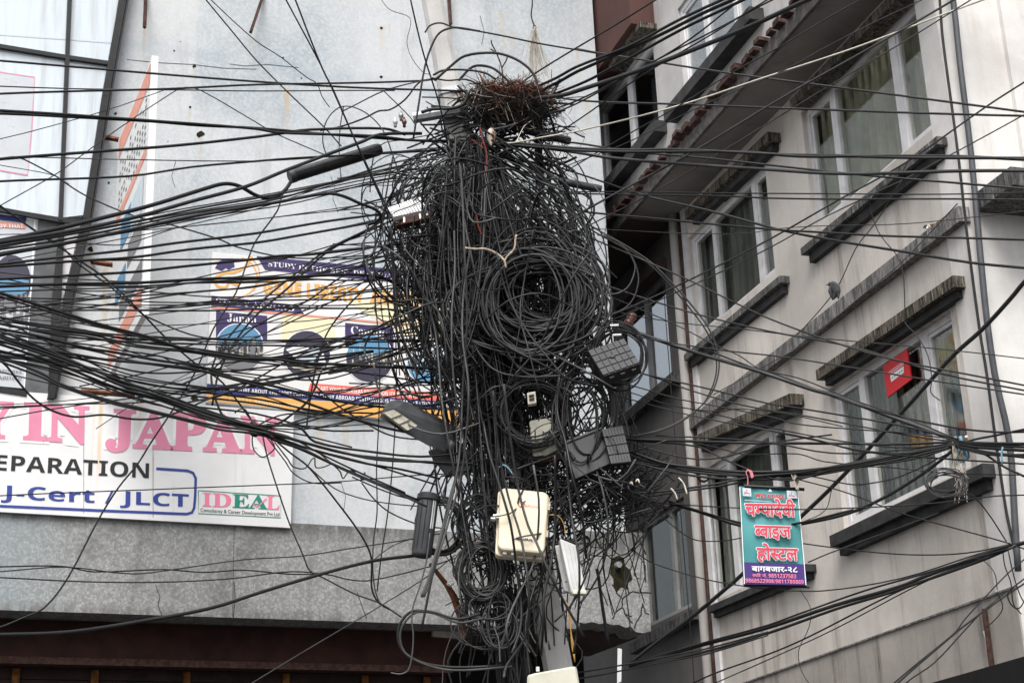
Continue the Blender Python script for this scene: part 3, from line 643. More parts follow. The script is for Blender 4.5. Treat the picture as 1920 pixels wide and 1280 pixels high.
m = MB(); grid_wall(m, W2U, uFar, uC + .3, zSof, zTopB, [RECT[k] for k in 'GH']); pp('upper_wall', m, plaster('plaster_upper', (.50, .485, .475), (.30, .27, .25)))
uSd = W2.uz(1262, 440)[0]
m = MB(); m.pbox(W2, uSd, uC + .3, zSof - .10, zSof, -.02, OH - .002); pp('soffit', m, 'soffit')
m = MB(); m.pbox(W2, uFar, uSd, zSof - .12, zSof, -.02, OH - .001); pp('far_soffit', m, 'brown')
m = MB(); m.pbox(W2U, uFar, uC + .3, zSof - .13, zSof + .05, -.02, .02); pp('soffit_edge', m, simple('edge_board', (.11, .10, .095), .85, .35, 14, .2, .3))
# clay tiles along the soffit edge
me_t = None; uu = uFar + 2.2; k = 0
while uu < uC + .2:
    z0 = zSof + .055; dz = R.uniform(-.012, .012)
    if me_t is None:
        mt = MB(); mt.hexa([np.array(q) for q in ((-.075, -.01, -.05), (.075, -.01, -.05), (.075, .12, -.03), (-.075, .12, -.03), (-.06, -.01, .035), (.06, -.01, .035), (.06, .12, .05), (-.06, .12, .05))])
        me_t = bpy.data.meshes.new('roof_tile'); me_t.from_pydata(mt.v, [], mt.f); me_t.materials.append(MAT['tile'])
    o = bpy.data.objects.new('roof_tile', me_t); p = W2U.P(uu, z0 + dz, R.uniform(-.03, .01)); o.scale = (R.uniform(.8, 1.12), R.uniform(.75, 1.15), R.uniform(.5, .95))
    COL.objects.link(o); o.parent = pb; o.location = p - ORIG['plaster_building']; o.rotation_euler = (0, R.uniform(-.12, .12), math.atan2(-W2.u[0] * -1, 1) * 0 + math.atan2(W2.u[1], W2.u[0]) + math.pi)
    uu += .19; k += 1
# second, higher projection: dark soffit at the top left
zG = RECT['G'][3]
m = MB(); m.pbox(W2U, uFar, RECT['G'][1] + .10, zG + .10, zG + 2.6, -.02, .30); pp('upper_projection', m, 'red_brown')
m = MB(); m.pbox(W2U, RECT['G'][1] - .9, RECT['G'][1] + .16, zG + .03, zG + .10, -.02, .22); pp('window_hood', m, 'hood')
for k in 'GH':
    a, b, c, d = RECT[k]; m = MB(); m.pbox(W2U, a - .25, b + .22, c - .16, c - .02, -.02, .16); pp('window_sill', m, 'dark_ledge')
# ledges
def ledge(name, pl, pL, pR, n, h, mat, over=0.0, step=None):
    a = pl.uz(*pL, n); b = pl.uz(*pR, n); z = (a[1] + b[1]) / 2; sl = (b[1] - a[1]) / (b[0] - a[0])     # each is a touch out of level
    def bx(u0, u1, z0, z1, n1_):
        P = pl.P; f = lambda u, q: a[1] + sl * (u - a[0]) + q
        return MB().hexa([P(u0, f(u0, z0), -.02), P(u1, f(u1, z0), -.02), P(u1, f(u1, z0), n1_), P(u0, f(u0, z0), n1_), P(u0, f(u0, z1), -.02), P(u1, f(u1, z1), -.02), P(u1, f(u1, z1), n1_), P(u0, f(u0, z1), n1_)])
    o = pp(name, bx(a[0], b[0], 0, h, n), mat)
    if step: build(name + '_corbel', bx(a[0] + .06, b[0] - .06, -step, -.001, n * .55), MAT['dark_ledge'], o)
    return a[0], b[0], z
ledge('window_hood', W2, (1482, 205), (1700, -20), .17, .10, 'hood')
ledge('window_sill', W2, (1502, 479), (1758, 270), .12, .075, 'sill', 0, .10)
ledge('string_course', W2, (1284, 812), (1799, 414), .09, .135, 'course')
ledge('window_hood', W2, (1531, 713), (1789, 537), .13, .10, 'hood', 0, .07)
ledge('window_sill', W2, (1557, 1026), (1845, 893), .13, .11, 'dark_ledge', 0, .09)
ledge('window_hood', W2, (1284, 412), (1440, 263), .15, .10, 'hood', 0, .08)
ledge('window_sill', W2, (1283, 677), (1463, 529), .11, .075, 'sill', 0, .09)
ledge('window_hood', W2, (1300, 836), (1483, 757), .15, .11, 'hood', 0, .08)
ledge('window_sill', W2, (1326, 1149), (1512, 1070), .11, .07, 'dark_ledge', 0, .06)
ledge('window_sill', W2, (1166, 797), (1262, 714), .10, .12, 'sill'); ledge('window_sill', W2, (1180, 1226), (1300, 1160), .10, .12, 'sill')
m = MB(); a, b, c, d = RECT['E']; m.pbox(W2, uFar, b + .1, d - .02, d + .12, -.02, .14); pp('window_hood', m, 'brown')
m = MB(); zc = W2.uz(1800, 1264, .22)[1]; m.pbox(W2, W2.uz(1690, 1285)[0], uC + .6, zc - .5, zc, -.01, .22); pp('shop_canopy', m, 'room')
# windows
def window(k, pl, splits, curt='curtain', glass='glass', grille=False, fw=.06, curtain=True, fm='frame', depth=.05):
    a, b, c, d = RECT[k]; W = b - a; m = MB()
    n0, n1_ = -depth - .07, -depth
    m.pbox(pl, a, a + fw, c, d, n0, n1_); m.pbox(pl, b - fw, b, c, d, n0, n1_)
    m.pbox(pl, a + fw, b - fw, c, c + fw, n0, n1_ - .001); m.pbox(pl, a + fw, b - fw, d - fw, d, n0, n1_ - .001)
    xs = [a + fw] + [a + W * s for s in splits for _ in (0, 1)] + [b - fw]
    for s, wd in splits.items(): m.pbox(pl, a + W * s - wd / 2, a + W * s + wd / 2, c + fw, d - fw, n0, n1_ - .002)
    o = pp('window', m, fm)
    lim = [a + fw] + sum([[a + W * s - wd / 2, a + W * s + wd / 2] for s, wd in splits.items()], []) + [b - fw]
    for i in range(0, len(lim), 2):
        x0, x1 = lim[i], lim[i + 1]
        g = MB(); g.pbox(pl, x0, x1, c + fw, d - fw, n0 + .03, n0 + .036); build('glass_pane', g, MAT[glass], o)
        if fw > .05 and i != 2 and len(lim) > 4:      # opening sash with its own frame
            g = MB(); s2 = .035
            for q in ((x0, x0 + s2, c + fw, d - fw), (x1 - s2, x1, c + fw, d - fw), (x0 + s2, x1 - s2, c + fw, c + fw + s2), (x0 + s2, x1 - s2, d - fw - s2, d - fw)): g.pbox(pl, *q, n0 + .002, n1_ - .015)
            build('sash', g, MAT[fm], o)
        if curtain:
            K = 72; g = MB(); v = []; ph = R.uniform(0, 6)
            for j in range(K + 1):
                u = x0 - .04 + (x1 - x0 + .08) * j / K; wv = .036 * math.sin(ph + u * 46 + 1.6 * math.sin(u * 11)) + .016 * math.sin(u * 97 + ph)
                v += [pl.P(u, c + .01, -depth - .17 + wv * 1.3), pl.P(u, c + (d - c) * .5, -depth - .17 + wv), pl.P(u, d + .08, -depth - .17 + wv * .7)]
            g.add(v, [(3 * j + r, 3 * j + 3 + r, 3 * j + 4 + r, 3 * j + 1 + r) for j in range(K) for r in (0, 1)])
            build('curtain', g, MAT[curt], o, smooth=True)
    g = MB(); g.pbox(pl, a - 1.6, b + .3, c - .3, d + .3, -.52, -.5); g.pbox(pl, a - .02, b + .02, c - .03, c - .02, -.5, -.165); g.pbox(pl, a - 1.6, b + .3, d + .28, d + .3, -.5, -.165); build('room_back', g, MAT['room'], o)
    if grille:
        nb = 17
        for j in range(nb):
            u = a + fw + .03 + (W - 2 * fw - .06) * j / (nb - 1); g = MB(); g.pbox(pl, u - .014, u + .014, c + fw, d - fw, n0 - .03, n0 - .014); build('grille_bar', g, MAT['black'], o)
    return o
window('A', W2, {.245: .10, .76: .11}); wb = window('B', W2, {.24: .10, .755: .11}, 'curtain2', grille=True)
window('C', W2, {.29: .09, .80: .09}, 'curtain2'); window('D', W2, {.29: .10, .80: .09}, 'curtain2', curtain=True)
window('E', W2, {.55: .10}, 'curtain2', 'glass_far', curtain=False, fm='frame_dark'); window('F', W2, {.62: .09}, 'curtain2', curtain=False, fm='frame_dark')
window('G', W2U, {.52: .10}, 'curtain2', 'glass_far', curtain=False, depth=.03); window('H', W2U, {.35: .10, .75: .08}, 'curtain2', 'glass_far', curtain=False, depth=.03)
# red window sign
rs = thing('window_sign', 'red rectangular sign with white lettering hung inside the grilled window', 'sign', W2.hit(1680, 700, -.03))
RP = [(1655, 686), (1700, 653), (1708, 711), (1664, 745)]
build('plate', panel(MB(), RP, W2, -.045, -.03), MAT['p_scarlet'], rs)
m = MB(); patch(m, [(1669, 704), (1694, 686), (1695, 698), (1671, 716)], W2, -.026); build('white_box', m, MAT['p_white'], rs)
m = MB(); ribbon(m, [(1667, 697), (1693, 678), (1694, 683)], .9, W2, -.026); ribbon(m, [(1668, 702), (1667, 697)], .9, W2, -.026)
for i in range(6): x = 1670 + i * 4; y = 701 - i * 3.0; ribbon(m, [(x, y), (x + 1, y - 4), (x + 2.6, y - 1.5), (x + 2.4, y - 5.5)], 1.1, W2, -.026)
build('lettering', m, MAT['p_white'], rs)
m = MB()
for i in range(5): x = 1672.5 + i * 4.4; y = 709.5 - i * 3.2; ribbon(m, [(x, y), (x + 1.4, y - 3), (x + 3, y - 2)], 1.2, W2, -.024)
build('dark_lettering', m, MAT['p_black'], rs)
# bright short side with its wrap-round slab
m = MB(); uc0 = float((W2.P(uC, 0) - W3.o) @ W3.u); off3 = float((W2.P(uC, 0) - W3.o) @ W3.n)
W3 = W3.off(off3)
m.pbox(W3, uc0 - .02, uc0 + 4, 0, zTopB, -.3, 0); pp('side_wall', m, 'white_wall')
m = MB(); m.pbox(W3, uc0 + .62, uc0 + 1.05, 0, zTopB, 0, .05); pp('pilaster', m, 'white_wall')
a = W2.uz(1824, 397, .05); zS = W3.uz(1828, 397)[1]
m = MB(); m.pbox(W3, uc0 + .10, uc0 + 3.5, zS, zS + .16, .001, .55); pp('balcony_slab', m, 'sill')
def upipe(name, px, pl, r, n, mat, par=None):
    P = [pl.hit(x, y, n) for x, y in px]; m = MB(); m.tube(spline(P, .5), r, 10); return pp(name, m, mat, smooth=True)
upipe('downpipe', [(1774, -60), (1787, 0), (1800, 120), (1822, 300), (1846, 560), (1865, 700), (1893, 830), (1902, 960), (1909, 1070)], W3, PXM(6.5, 12.6), .09, 'pipe')
zp1 = W2.uz(1250, 425)[1]
P = [W2.P(uP - .05, zp1, .07), W2.P(uP - .05, .5, .07)]; m = MB(); m.tube(P, .058, 10); pp('downpipe', m, 'pipe_light', smooth=True)
m = MB(); m.tube([W2.P(uP + .035, zp1, .03), W2.P(uP + .035, .5, .03)], .027, 8); pp('downpipe', m, 'rust_dark', smooth=True)
m = MB(); m.pbox(W2, uP + .07, uP + .19, .3, zp1, 0, .03); pp('plaster_strip', m, 'frame')
m = MB(); m.tube([W2.P(uC - .42, W2.uz(1890, 1130)[1], .06), W2.P(uC - .42, W2.uz(1890, 1130)[1] - .75, .06)], .022, 6); pp('rusty_rod', m, 'rust_dark')
m = MB(); pts = [(1845, 1182), (1849, 1196), (1852, 1215), (1856, 1230), (1862, 1244)]; ribbon(m, pts, 4.5, W2, .04, True); pp('white_drip', m, 'p_white')
# ------------------------------------------------------------------ utility pole and what hangs on it
YP = 12.0
def axis_pole(y): return 811 + (1046 - 811) * y / 1250.0
pa, pbm = at(axis_pole(-350), -350, YP), at(axis_pole(2400), 2400, YP)
pbm = pa + (pbm - pa) * (pa[2] / (pa[2] - pbm[2]))
pole = thing('utility_pole', 'leaning pale concrete pole buried in the cable tangle', 'utility pole', pbm)
m = MB()
ax = (pbm - pa) / np.linalg.norm(pbm - pa); sx = np.cross(ax, [0, 1, 0]); sx /= np.linalg.norm(sx); sy = np.cross(sx, ax)
def poly_ring(c, hw, ch):
    o = []
    for a, b in ((1, 1), (-1, 1), (-1, -1), (1, -1)):
        e = [(a * hw, b * (hw - ch)), (a * (hw - ch), b * hw)]
        if a * b < 0: e = e[::-1]
        o += [c + sx * x + sy * y for x, y in e]
    return o
v = []; K = 14
for i in range(K + 1):
    s = i / K; v += poly_ring(pa + (pbm - pa) * s, .082 + .03 * s, .03)
m.add(v, [(i * 8 + j, i * 8 + (j + 1) % 8, i * 8 + 8 + (j + 1) % 8, i * 8 + 8 + j) for i in range(K) for j in range(8)] + [tuple(range(8))])
build('shaft', m, MAT['pole'], pole)
def pole_at(y): return at(axis_pole(y), y, YP)
for y in (178, 226):
    m = MB(); c = pole_at(y); v = poly_ring(c - ax * .025, .10, .03) + poly_ring(c + ax * .025, .10, .03)
    m.add(v, [(j, (j + 1) % 8, 8 + (j + 1) % 8, 8 + j) for j in range(8)] + [tuple(range(8)), tuple(range(15, 7, -1))]); build('clamp_band', m, MAT['steel'], pole)
m = MB(); A = at(775, 222, 11.85); Bq = at(868, 206, 11.85); m.tube([A, (A + Bq) / 2, Bq], .045, 8); build('cross_arm', m, MAT['steel'], pole)
m = MB(); A = at(1009, 200, 11.9); Bq = at(1011, 345, 11.9); m.prism([A + [-.03, 0, 0], A + [.03, 0, 0], Bq + [.03, 0, 0], Bq + [-.03, 0, 0]], np.array([0, .05, 0])); build('bracket', m, MAT['black'], pole)
for px, py, mt in ((741, 229, 'ceramic_w'), (752, 217, 'steel'), (758, 229, 'ceramic')):
    m = MB(); c = at(px, py, 11.75); m.ball(c, .02, .02, .026, 10, 6); m.tube([c + [0, 0, -.045], c + [0, 0, 0], c + [0, 0, .04]], [.012, .012, .009], 8)
    solo('insulator', m, MAT[mt], {'ceramic_w': 'pale ceramic insulator, left one of the cluster beside the pole clamp', 'steel': 'grey metal insulator cap, topmost of the cluster beside the pole clamp', 'ceramic': 'brown ceramic insulator, right one of the cluster beside the pole clamp'}[mt], 'insulator', 'insulators by the pole clamp', True)
m = MB(); c = at(1182, 600, 11.7)
m.tube([c + [-.03, 0, -.05], c + [-.012, 0, -.02], c + [0, 0, 0], c + [.012, 0, .025], c + [.02, 0, .05]], [.03, .04, .028, .04, .03], 10)
solo('insulator', m, MAT['ceramic'], 'brown spool insulator wrapped with white at the right of the big coil', 'insulator', None, True)

class Quad:                                # a flat face given by its four corners in the photograph and their distances
    def __init__(s, px, Y, thick):
        Y = [Y] * 4 if isinstance(Y, (int, float)) else Y
        s.c = [at(p[0], p[1], y) for p, y in zip(px, Y)]           # TL TR BR BL
        n = np.cross(s.c[1] - s.c[0], s.c[3] - s.c[0]); n /= np.linalg.norm(n)
        if n @ (s.c[0] - EYE) > 0: n = -n
        s.n = n; s.t = thick
    def P(s, a, b, off=0.0):                # a across, b down
        c = s.c; return (c[0] * (1 - a) + c[1] * a) * (1 - b) + (c[3] * (1 - a) + c[2] * a) * b + s.n * off
    def round_pts(s, r, k=5, off=0.0, corners=(1, 1, 1, 1), ins=0.0):
        w = np.linalg.norm(s.c[1] - s.c[0]); h = np.linalg.norm(s.c[3] - s.c[0]); rx, ry = r / w, r / h; ix, iy = ins / w, ins / h; o = []
        for q, (cx, cy, a0) in enumerate(((ix + rx, iy + ry, math.pi), (1 - ix - rx, iy + ry, 1.5 * math.pi), (1 - ix - rx, 1 - iy - ry, 0), (ix + rx, 1 - iy - ry, .5 * math.pi))):
            if not corners[q]:
                o.append(s.P(ix if q in (0, 3) else 1 - ix, iy if q in (0, 1) else 1 - iy, off)); continue
            for i in range(k + 1):
                a = a0 + .5 * math.pi * i / k; o.append(s.P(cx + rx * math.cos(a), cy + ry * math.sin(a), off))
        return o
    def body(s, r, off=0.0, thick=None, corners=(1, 1, 1, 1), ins=0.0):
        m = MB(); m.prism(s.round_pts(r, 5, off, corners, ins), -s.n * (thick or s.t)); return m
    def bar(s, m, a0, a1, b0, b1, o0, o1):
        P = s.P; return m.hexa([P(a0, b1, o0), P(a1, b1, o0), P(a1, b0, o0), P(a0, b0, o0), P(a0, b1, o1), P(a1, b1, o1), P(a1, b0, o1), P(a0, b0, o1)])
def qthing(name, q, label, cat, group=None): return thing(name, label, cat, q.P(.5, 1, -q.t / 2), group)

# big beige junction box
q = Quad([(938, 912), (1030, 922), (1021, 1037), (933, 1029)], [11.25, 11.27, 11.17, 11.15], .13)
jb = qthing('junction_box', q, 'large beige plastic junction box with rounded cover on the pole front', 'junction box')
build('cover', q.body(.045, 0, .075), MAT['beige'], jb, bevel=.016)
build('back_shell', q.body(.03, -.078, .06, ins=-.012), MAT['beige'], jb, bevel=.006)
m = MB(); q.bar(m, -.12, .02, .42, .47, -.07, -.03); build('latch', m, MAT['white_plastic'], jb, bevel=.004)
m = MB(); q.bar(m, -.17, -.06, .46, .50, -.07, -.03); q2 = q.P(-.03, .46, -.03); build('latch_arm', m, MAT['white_plastic'], jb, bevel=.004)
m = MB(); m.tube([q2 + q.n * -.01, q2 + q.n * .02], .018, 12); build('knob', m, MAT['grey_box'], jb)
for i in range(12):
    b = .18 + .018 * i if i < 6 else .62 + .018 * (i - 6)
    m = MB(); q.bar(m, .995, 1.045, b, b + .009, -.06, -.01); build('hinge_knuckle', m, MAT['beige'], jb)
m = MB(); q.bar(m, .12, .2, 1.0, 1.035, -.06, -.03); build('cable_gland', m, MAT['white_plastic'], jb); m = MB(); q.bar(m, .3, .36, 1.0, 1.035, -.06, -.03); build('cable_gland', m, MAT['white_plastic'], jb)
def scribble(parent, q, a0, a1, b, hgt, n, mt, wd=.0028, seed=1, off=.003):
    rr = random.Random(seed); m = MB(); st = (a1 - a0) / n
    for i in range(n):
        x = a0 + st * i
        P = [q.P(x, b, off), q.P(x + st * .2, b - hgt * rr.uniform(.6, 1), off), q.P(x + st * .5, b - hgt * rr.uniform(0, .4), off), q.P(x + st * .75, b - hgt * rr.uniform(.1, .9), off)]
        m.tube(P, wd * .5, 3)
    return build('faded_print', m, MAT[mt], parent)
m = MB(); m.tube([q.P(.38, .245, .003), q.P(.42, .30, .003), q.P(.50, .235, .003)], .004, 4); build('red_tick', m, MAT['p_red'], jb)
scribble(jb, q, .5, .80, .285, .05, 7, 'p_coral', .0035, 4); scribble(jb, q, .30, .74, .83, .05, 10, 'p_dark', .006, 6)

# tilted grey-white box behind it
q = Quad([(1049, 1008), (1083, 1022), (1099, 1112), (1072, 1112)], [11.2, 11.22, 11.15, 11.13], .10)
gb = qthing('terminal_box', q, 'grey white ribbed box tilted behind the beige junction box', 'terminal box')
build('cover', q.body(.018, 0, .05), MAT['grey_box'], gb, bevel=.008)
for a in (.25, .5, .75):
    m = MB(); q.bar(m, a - .05, a + .05, .06, .93, 0, .008); build('cover_rib', m, MAT['grey_box'], gb, bevel=.003)
q3 = Quad([(1040, 1022), (1056, 1020), (1078, 1110), (1058, 1108)], 11.28, .07); build('back_shell', q3.body(.012), MAT['grey_box'], gb, bevel=.006)
m = MB(); q.bar(m, .05, 1.02, .93, 1.02, -.03, .012); build('bottom_lip', m, MAT['cream'], gb, bevel=.005)
m = MB(); c = at(1060, 1090, 11.1); m.tube([c, c + [.012, 0, .0]], .006, 6); build('screw', m, MAT['black'], gb)
# cream box at the bottom
q = Quad([(991, 1263), (1079, 1247), (1093, 1330), (992, 1345)], 11.2, .14)
cb2 = qthing('meter_box', q, 'cream box at the foot of the view, low on the pole', 'meter box')
build('cover', q.body(.03, 0, .09), MAT['cream'], cb2, bevel=.012); build('back_shell', q.body(.02, -.09, .05, ins=-.01), MAT['cream'], cb2, bevel=.006)
m = MB(); c = q.P(.2, -.04, -.03); m.tube([c, c + [0, 0, .03]], .012, 8); build('lug', m, MAT['white_plastic'], cb2)
# weathered cream box half hidden behind the coils
q = Quad([(992, 788), (1048, 780), (1060, 848), (1000, 858)], 11.42, .12)
hb = qthing('weathered_box', q, 'weathered cream box half hidden behind the hanging coils', 'junction box')
build('cover', q.body(.02, 0, .1), MAT['cream'], hb, bevel=.01)
m = MB(); q.bar(m, -.02, 1.02, 1.0, 1.14, -.08, -.01); build('base', m, MAT['rust_dark'], hb)
q4 = Quad([(988, 736), (1004, 733), (1006, 755), (990, 758)], 11.25, .06); build('terminal', q4.body(.006), MAT['cream'], hb, bevel=.004)
for b in (.25, .55): m = MB(); q4.bar(m, .2, .8, b, b + .18, 0, .01); build('terminal_slot', m, MAT['rust_dark'], hb)
# black fibre boxes
def fibre_box(px, Y, thick, nx, ny, label, pads=True, boss=True):
    q = Quad(px, Y, thick); t = qthing('fibre_box', q, label, 'fibre box', 'black fibre boxes on the cables')
    build('body', q.body(.01, -.006), MAT['darker_plastic'], t, bevel=.004)
    for i in range(nx):
        for j in range(ny):
            m = MB(); g = .07; q.bar(m, (i + g) / nx, (i + 1 - g) / nx, (j + g) / ny, (j + 1 - g) / ny, -.006, .003); build('cover_pad', m, MAT['dark_plastic'], t)
    if boss: m = MB(); c = q.P(.47, .5, .003); m.tube([c, c + q.n * .01], [.022, .018], 12); build('boss', m, MAT['darker_plastic'], t)
    for a in (.2, .5, .8): m = MB(); q.bar(m, a - .06, a + .06, 1.0, 1.06, -thick * .6, -thick * .3); build('port', m, MAT['darker_plastic'], t)
    return q, t
qa, ta = fibre_box([(1102, 657), (1170, 634), (1200, 680), (1131, 704)], [11.15, 11.15, 10.98, 10.98], .09, 6, 4, 'black fibre box with gridded cover hanging right of the big coil')
for p in ((1152, 610), (1157, 628)):
    m = MB(); c = at(p[0], p[1], 11.18); m.tube([c + [-.03, 0, 0], c + [.03, 0, 0]], .008, 6); build('cable_tie', m, MAT['white_plastic'], ta)
qb, tb = fibre_box([(1128, 804), (1167, 797), (1184, 866), (1146, 870)], [11.25, 11.25, 11.2, 11.2], .10, 7, 4, 'black ribbed fibre box tilted beside the flat black panel', True, False)
q = Quad([(1056, 832), (1126, 804), (1146, 868), (1079, 898)], [11.3, 11.32, 11.28, 11.26], .06)
fp = qthing('flat_box', q, 'flat plain black box lid beside the ribbed fibre box', 'fibre box'); build('lid', q.body(.012), MAT['darker_plastic'], fp, bevel=.005)
m = MB(); q.bar(m, .0, 1.0, -.03, .02, -.03, .012); build('rim', m, MAT['dark_plastic'], fp)
fibre_box([(1058, 582), (1100, 556), (1120, 600), (1078, 628)], 11.65, .07, 6, 5, 'small black gridded box seen through the big coil', True, False)
q = Quad([(802, 845), (846, 826), (884, 880), (838, 892)], 11.7, .06)
lp = qthing('flat_box', q, 'dark flat box behind the street lamp arm', 'fibre box'); build('lid', q.body(.012), MAT['darker_plastic'], lp, bevel=.005)
# splice closures
def closure(name, a, b, r, Y, label, ribs=0, cap=None, mt='darker_plastic', Yb=None):
    A, Bq = at(*a, Y), at(*b, Yb or Y); d = Bq - A; L = np.linalg.norm(d); d = d / L; t = thing(name, label, 'splice closure', (A + Bq) / 2)
    s = np.array([0, .02, .05, .5, .95, .98, 1]); P = A + np.outer(s * L, d); m = MB(); m.tube(P, np.array([.75, .93, 1, 1, 1, .93, .75]) * r, 20); build('barrel', m, MAT[mt], t, smooth=True)
    for i in range(ribs):
        x = L * (.06 + .88 * i / max(ribs - 1, 1)); m = MB(); m.tube([A + d * (x - .006), A + d * x, A + d * (x + .006)], [r * 1.0, r * 1.08, r * 1.0], 18); build('rib', m, MAT[mt], t)
    return t, A, d, L, r
t, A, d, L, r = closure('splice_closure', (546, 331), (714, 279), PXM(13.5, 11.4), 11.4, 'long black splice closure slanting up to the left of the pole', Yb=11.6)
side = np.cross(d, [0, 0, 1]); side /= np.linalg.norm(side); dn = np.cross(side, d)
m = MB()
for sg in (1, -1):
    o = sg * side * r * .2 + dn * r * .98 * -1
m = MB(); c0 = A + side * r * .75 - dn * 0; 
for off in (side * r * .98 + dn * r * .15,):
    e = off; m.hexa([A + e * 1.0 + d * .02 - dn * .008, A + e + d * (L - .02) - dn * .008, A + e * 1.12 + d * (L - .02) - dn * .008, A + e * 1.12 + d * .02 - dn * .008, A + e + d * .02 + dn * .008, A + e + d * (L - .02) + dn * .008, A + e * 1.12 + d * (L - .02) + dn * .008, A + e * 1.12 + d * .02 + dn * .008])
build('seam', m, MAT['dark_plastic'], t)
m = MB(); m.tube([A - d * .015, A + d * .03], r * 1.06, 20); build('end_ring', m, MAT['dark_plastic'], t)
closure('splice_closure', (985, 244), (1070, 265), PXM(8.5, 11.7), 11.7, 'black ribbed splice sleeve just right of the nest', 16)
closure('splice_closure', (1046, 339), (1128, 355), PXM(8, 11.7), 11.7, 'grey tubular splice sleeve below the nest, at the pale wall edge', 0, None, 'dark_plastic')
closure('splice_closure', (1034, 512), (1040, 655), PXM(17, 11.85), 11.85, 'upright ribbed black splice closure inside the big coil', 12)
t, A, d, L, r = closure('splice_closure', (805, 926), (790, 1044), PXM(19.5, 11.4), 11.4, 'upright grey canister closure with two white stickers, left of the junction box', 0, None, 'canister')
m = MB(); m.tube([A - d * .0, A + d * .012, A + d * .045, A + d * .055], [r * 1.02, r * 1.17, r * 1.17, r * 1.02], 22); build('clamp_ring', m, MAT['dark_plastic'], t, smooth=False)
for i in range(9):
    a = math.pi * (i / 8 - .5) * 1.3; nd = math.cos(a) * np.array([0, -1, 0]) + math.sin(a) * np.array([1, 0, 0]); m = MB(); m.tube([A + nd * r * 1.0 + d * .06, A + nd * r * 1.0 + d * (L - .05)], .004, 4)
    if i not in (6, 7): build('flute', m, MAT['dark_plastic'], t)
for k, a in enumerate((.62, .86)):
    v = []
    for z in (.1, .58):
        for da in (-.085, .085):
            nd = math.cos(a + da) * np.array([0, -1, 0]) + math.sin(a + da) * np.array([1, 0, 0]); v.append(A + nd * r * 1.03 + d * L * z)
    m = MB(); m.add(v, [(0, 1, 3, 2)]); build('sticker', m, MAT['white_plastic'], t)
# white terminal rack
q = Quad([(727, 394), (788, 371), (803, 397), (739, 411)], [11.42, 11.46, 11.4, 11.36], .03)
rk = qthing('terminal_rack', q, 'white comb-like terminal block rack left of the pole', 'terminal block')
build('base_plate', q.body(.004, -.01), MAT['steel'], rk)
for i in range(12):
    m = MB(); q.bar(m, (i + .08) / 12, (i + .86) / 12, .02, .98, -.008, .022); build('terminal', m, MAT['white_plastic'], rk, bevel=.003)
    m = MB(); q.bar(m, (i + .3) / 12, (i + .6) / 12, .40, .56, .022, .034); build('terminal_lug', m, MAT['white_plastic'], rk)
q5 = Quad([(739, 412), (803, 398), (806, 408), (738, 424)], [11.35, 11.38, 11.37, 11.33], .05); build('rail', q5.body(.003), MAT['rust_dark'], rk)
for a in (.02, .98): m = MB(); c = q5.P(a * .9 + .05, .5, .002); m.tube([c, c + q5.n * .012], .012, 10); build('screw', m, MAT['steel'], rk)
for a in (.27, .72): m = MB(); q5.bar(m, a, a + .05, .1, .95, 0, .012); build('tab', m, MAT['white_plastic'], rk)
# street lamp
lt = thing('street_lamp', 'grey LED street lamp reaching left from the pole', 'street lamp', at(945, 890, 11.8))
Q = [at(711, 783, 10.9), at(724, 767, 11.05), at(742, 764, 11.15), at(832, 806, 11.6), at(850, 830, 11.7), at(838, 848, 11.6), at(803, 836, 11.4), at(757, 811, 11.15)]
upv = np.array([0.02, 0.03, .07]); m = MB(); k = len(Q)
inner = [p + upv for p in Q]; cc = sum(Q) / k; top = [cc + (p - cc) * .72 + upv * 1.5 for p in Q]
m.add(Q + inner + top, [tuple(range(k))] + [(i, (i + 1) % k, (i + 1) % k + k, i + k) for i in range(k)] + [(i + k, (i + 1) % k + k, (i + 1) % k + 2 * k, i + 2 * k) for i in range(k)] + [tuple(range(3 * k - 1, 2 * k - 1, -1))])
build('head', m, MAT['lamp'], lt, bevel=.006)
ql = Quad([(716, 775), (735, 769), (780, 799), (761, 808)], [10.93, 11.02, 11.22, 11.1], .02); nlow = ql.n
build('led_panel', ql.body(.01, .016, .02), MAT['led'], lt)
for b in (.33, .66): m = MB(); ql.bar(m, 0.02, .98, b - .02, b + .02, .016, .020); build('panel_joint', m, MAT['lamp'], lt)
m = MB(); A = at(846, 836, 11.6); Bq = at(950, 893, 11.95); m.tube([A - (Bq - A) * .06, A, (A + Bq) / 2, Bq], [PXM(11, 11.7), PXM(10, 11.7), PXM(9, 11.8), PXM(9, 12)], 12); build('arm', m, MAT['lamp'], lt, smooth=True)
m = MB(); m.tube([A, A + (Bq - A) * .12], PXM(13, 11.6), 12); build('collar', m, MAT['black'], lt)
# rusty flat bar with a break, black strap, white board edge
m = MB(); P = pix3([(806, 1056), (822, 1076), (838, 1096), (851, 1118), (862, 1150), (874, 1196)], 11.9); m.tube(P, [.012, .016, .02, .026, .026, .02], 4)
rb = solo('rusty_bar', m, MAT['rust'], 'bent rusty iron strip hanging beneath the grey canister', 'iron bar')
m = MB(); P = pix3([(838, 1093), (845, 1096), (850, 1092)], 11.85); m.tube(P, .012, 5); build('white_scrap', m, MAT['p_white'], rb)
m = MB(); P = pix3([(1119, 1066), (1122, 1080), (1130, 1140), (1138, 1190), (1143, 1215)], 12.4); m.tube(P, [PXM(3.5, 12.4)] * 4 + [PXM(5, 12.4)], 6); solo('hanging_strap', m, MAT['black'], 'black strap dangling in front of the cracked wall end', 'strap', smooth=True)
m = MB(); m.prism([at(1158, 1214, 15), at(1166, 1216, 15), at(1165, 1276, 15), at(1157, 1280, 15)], np.array([.01, .25, 0])); solo('white_board', m, MAT['p_white'], 'white board seen edge-on under the cracked wall end', 'board')
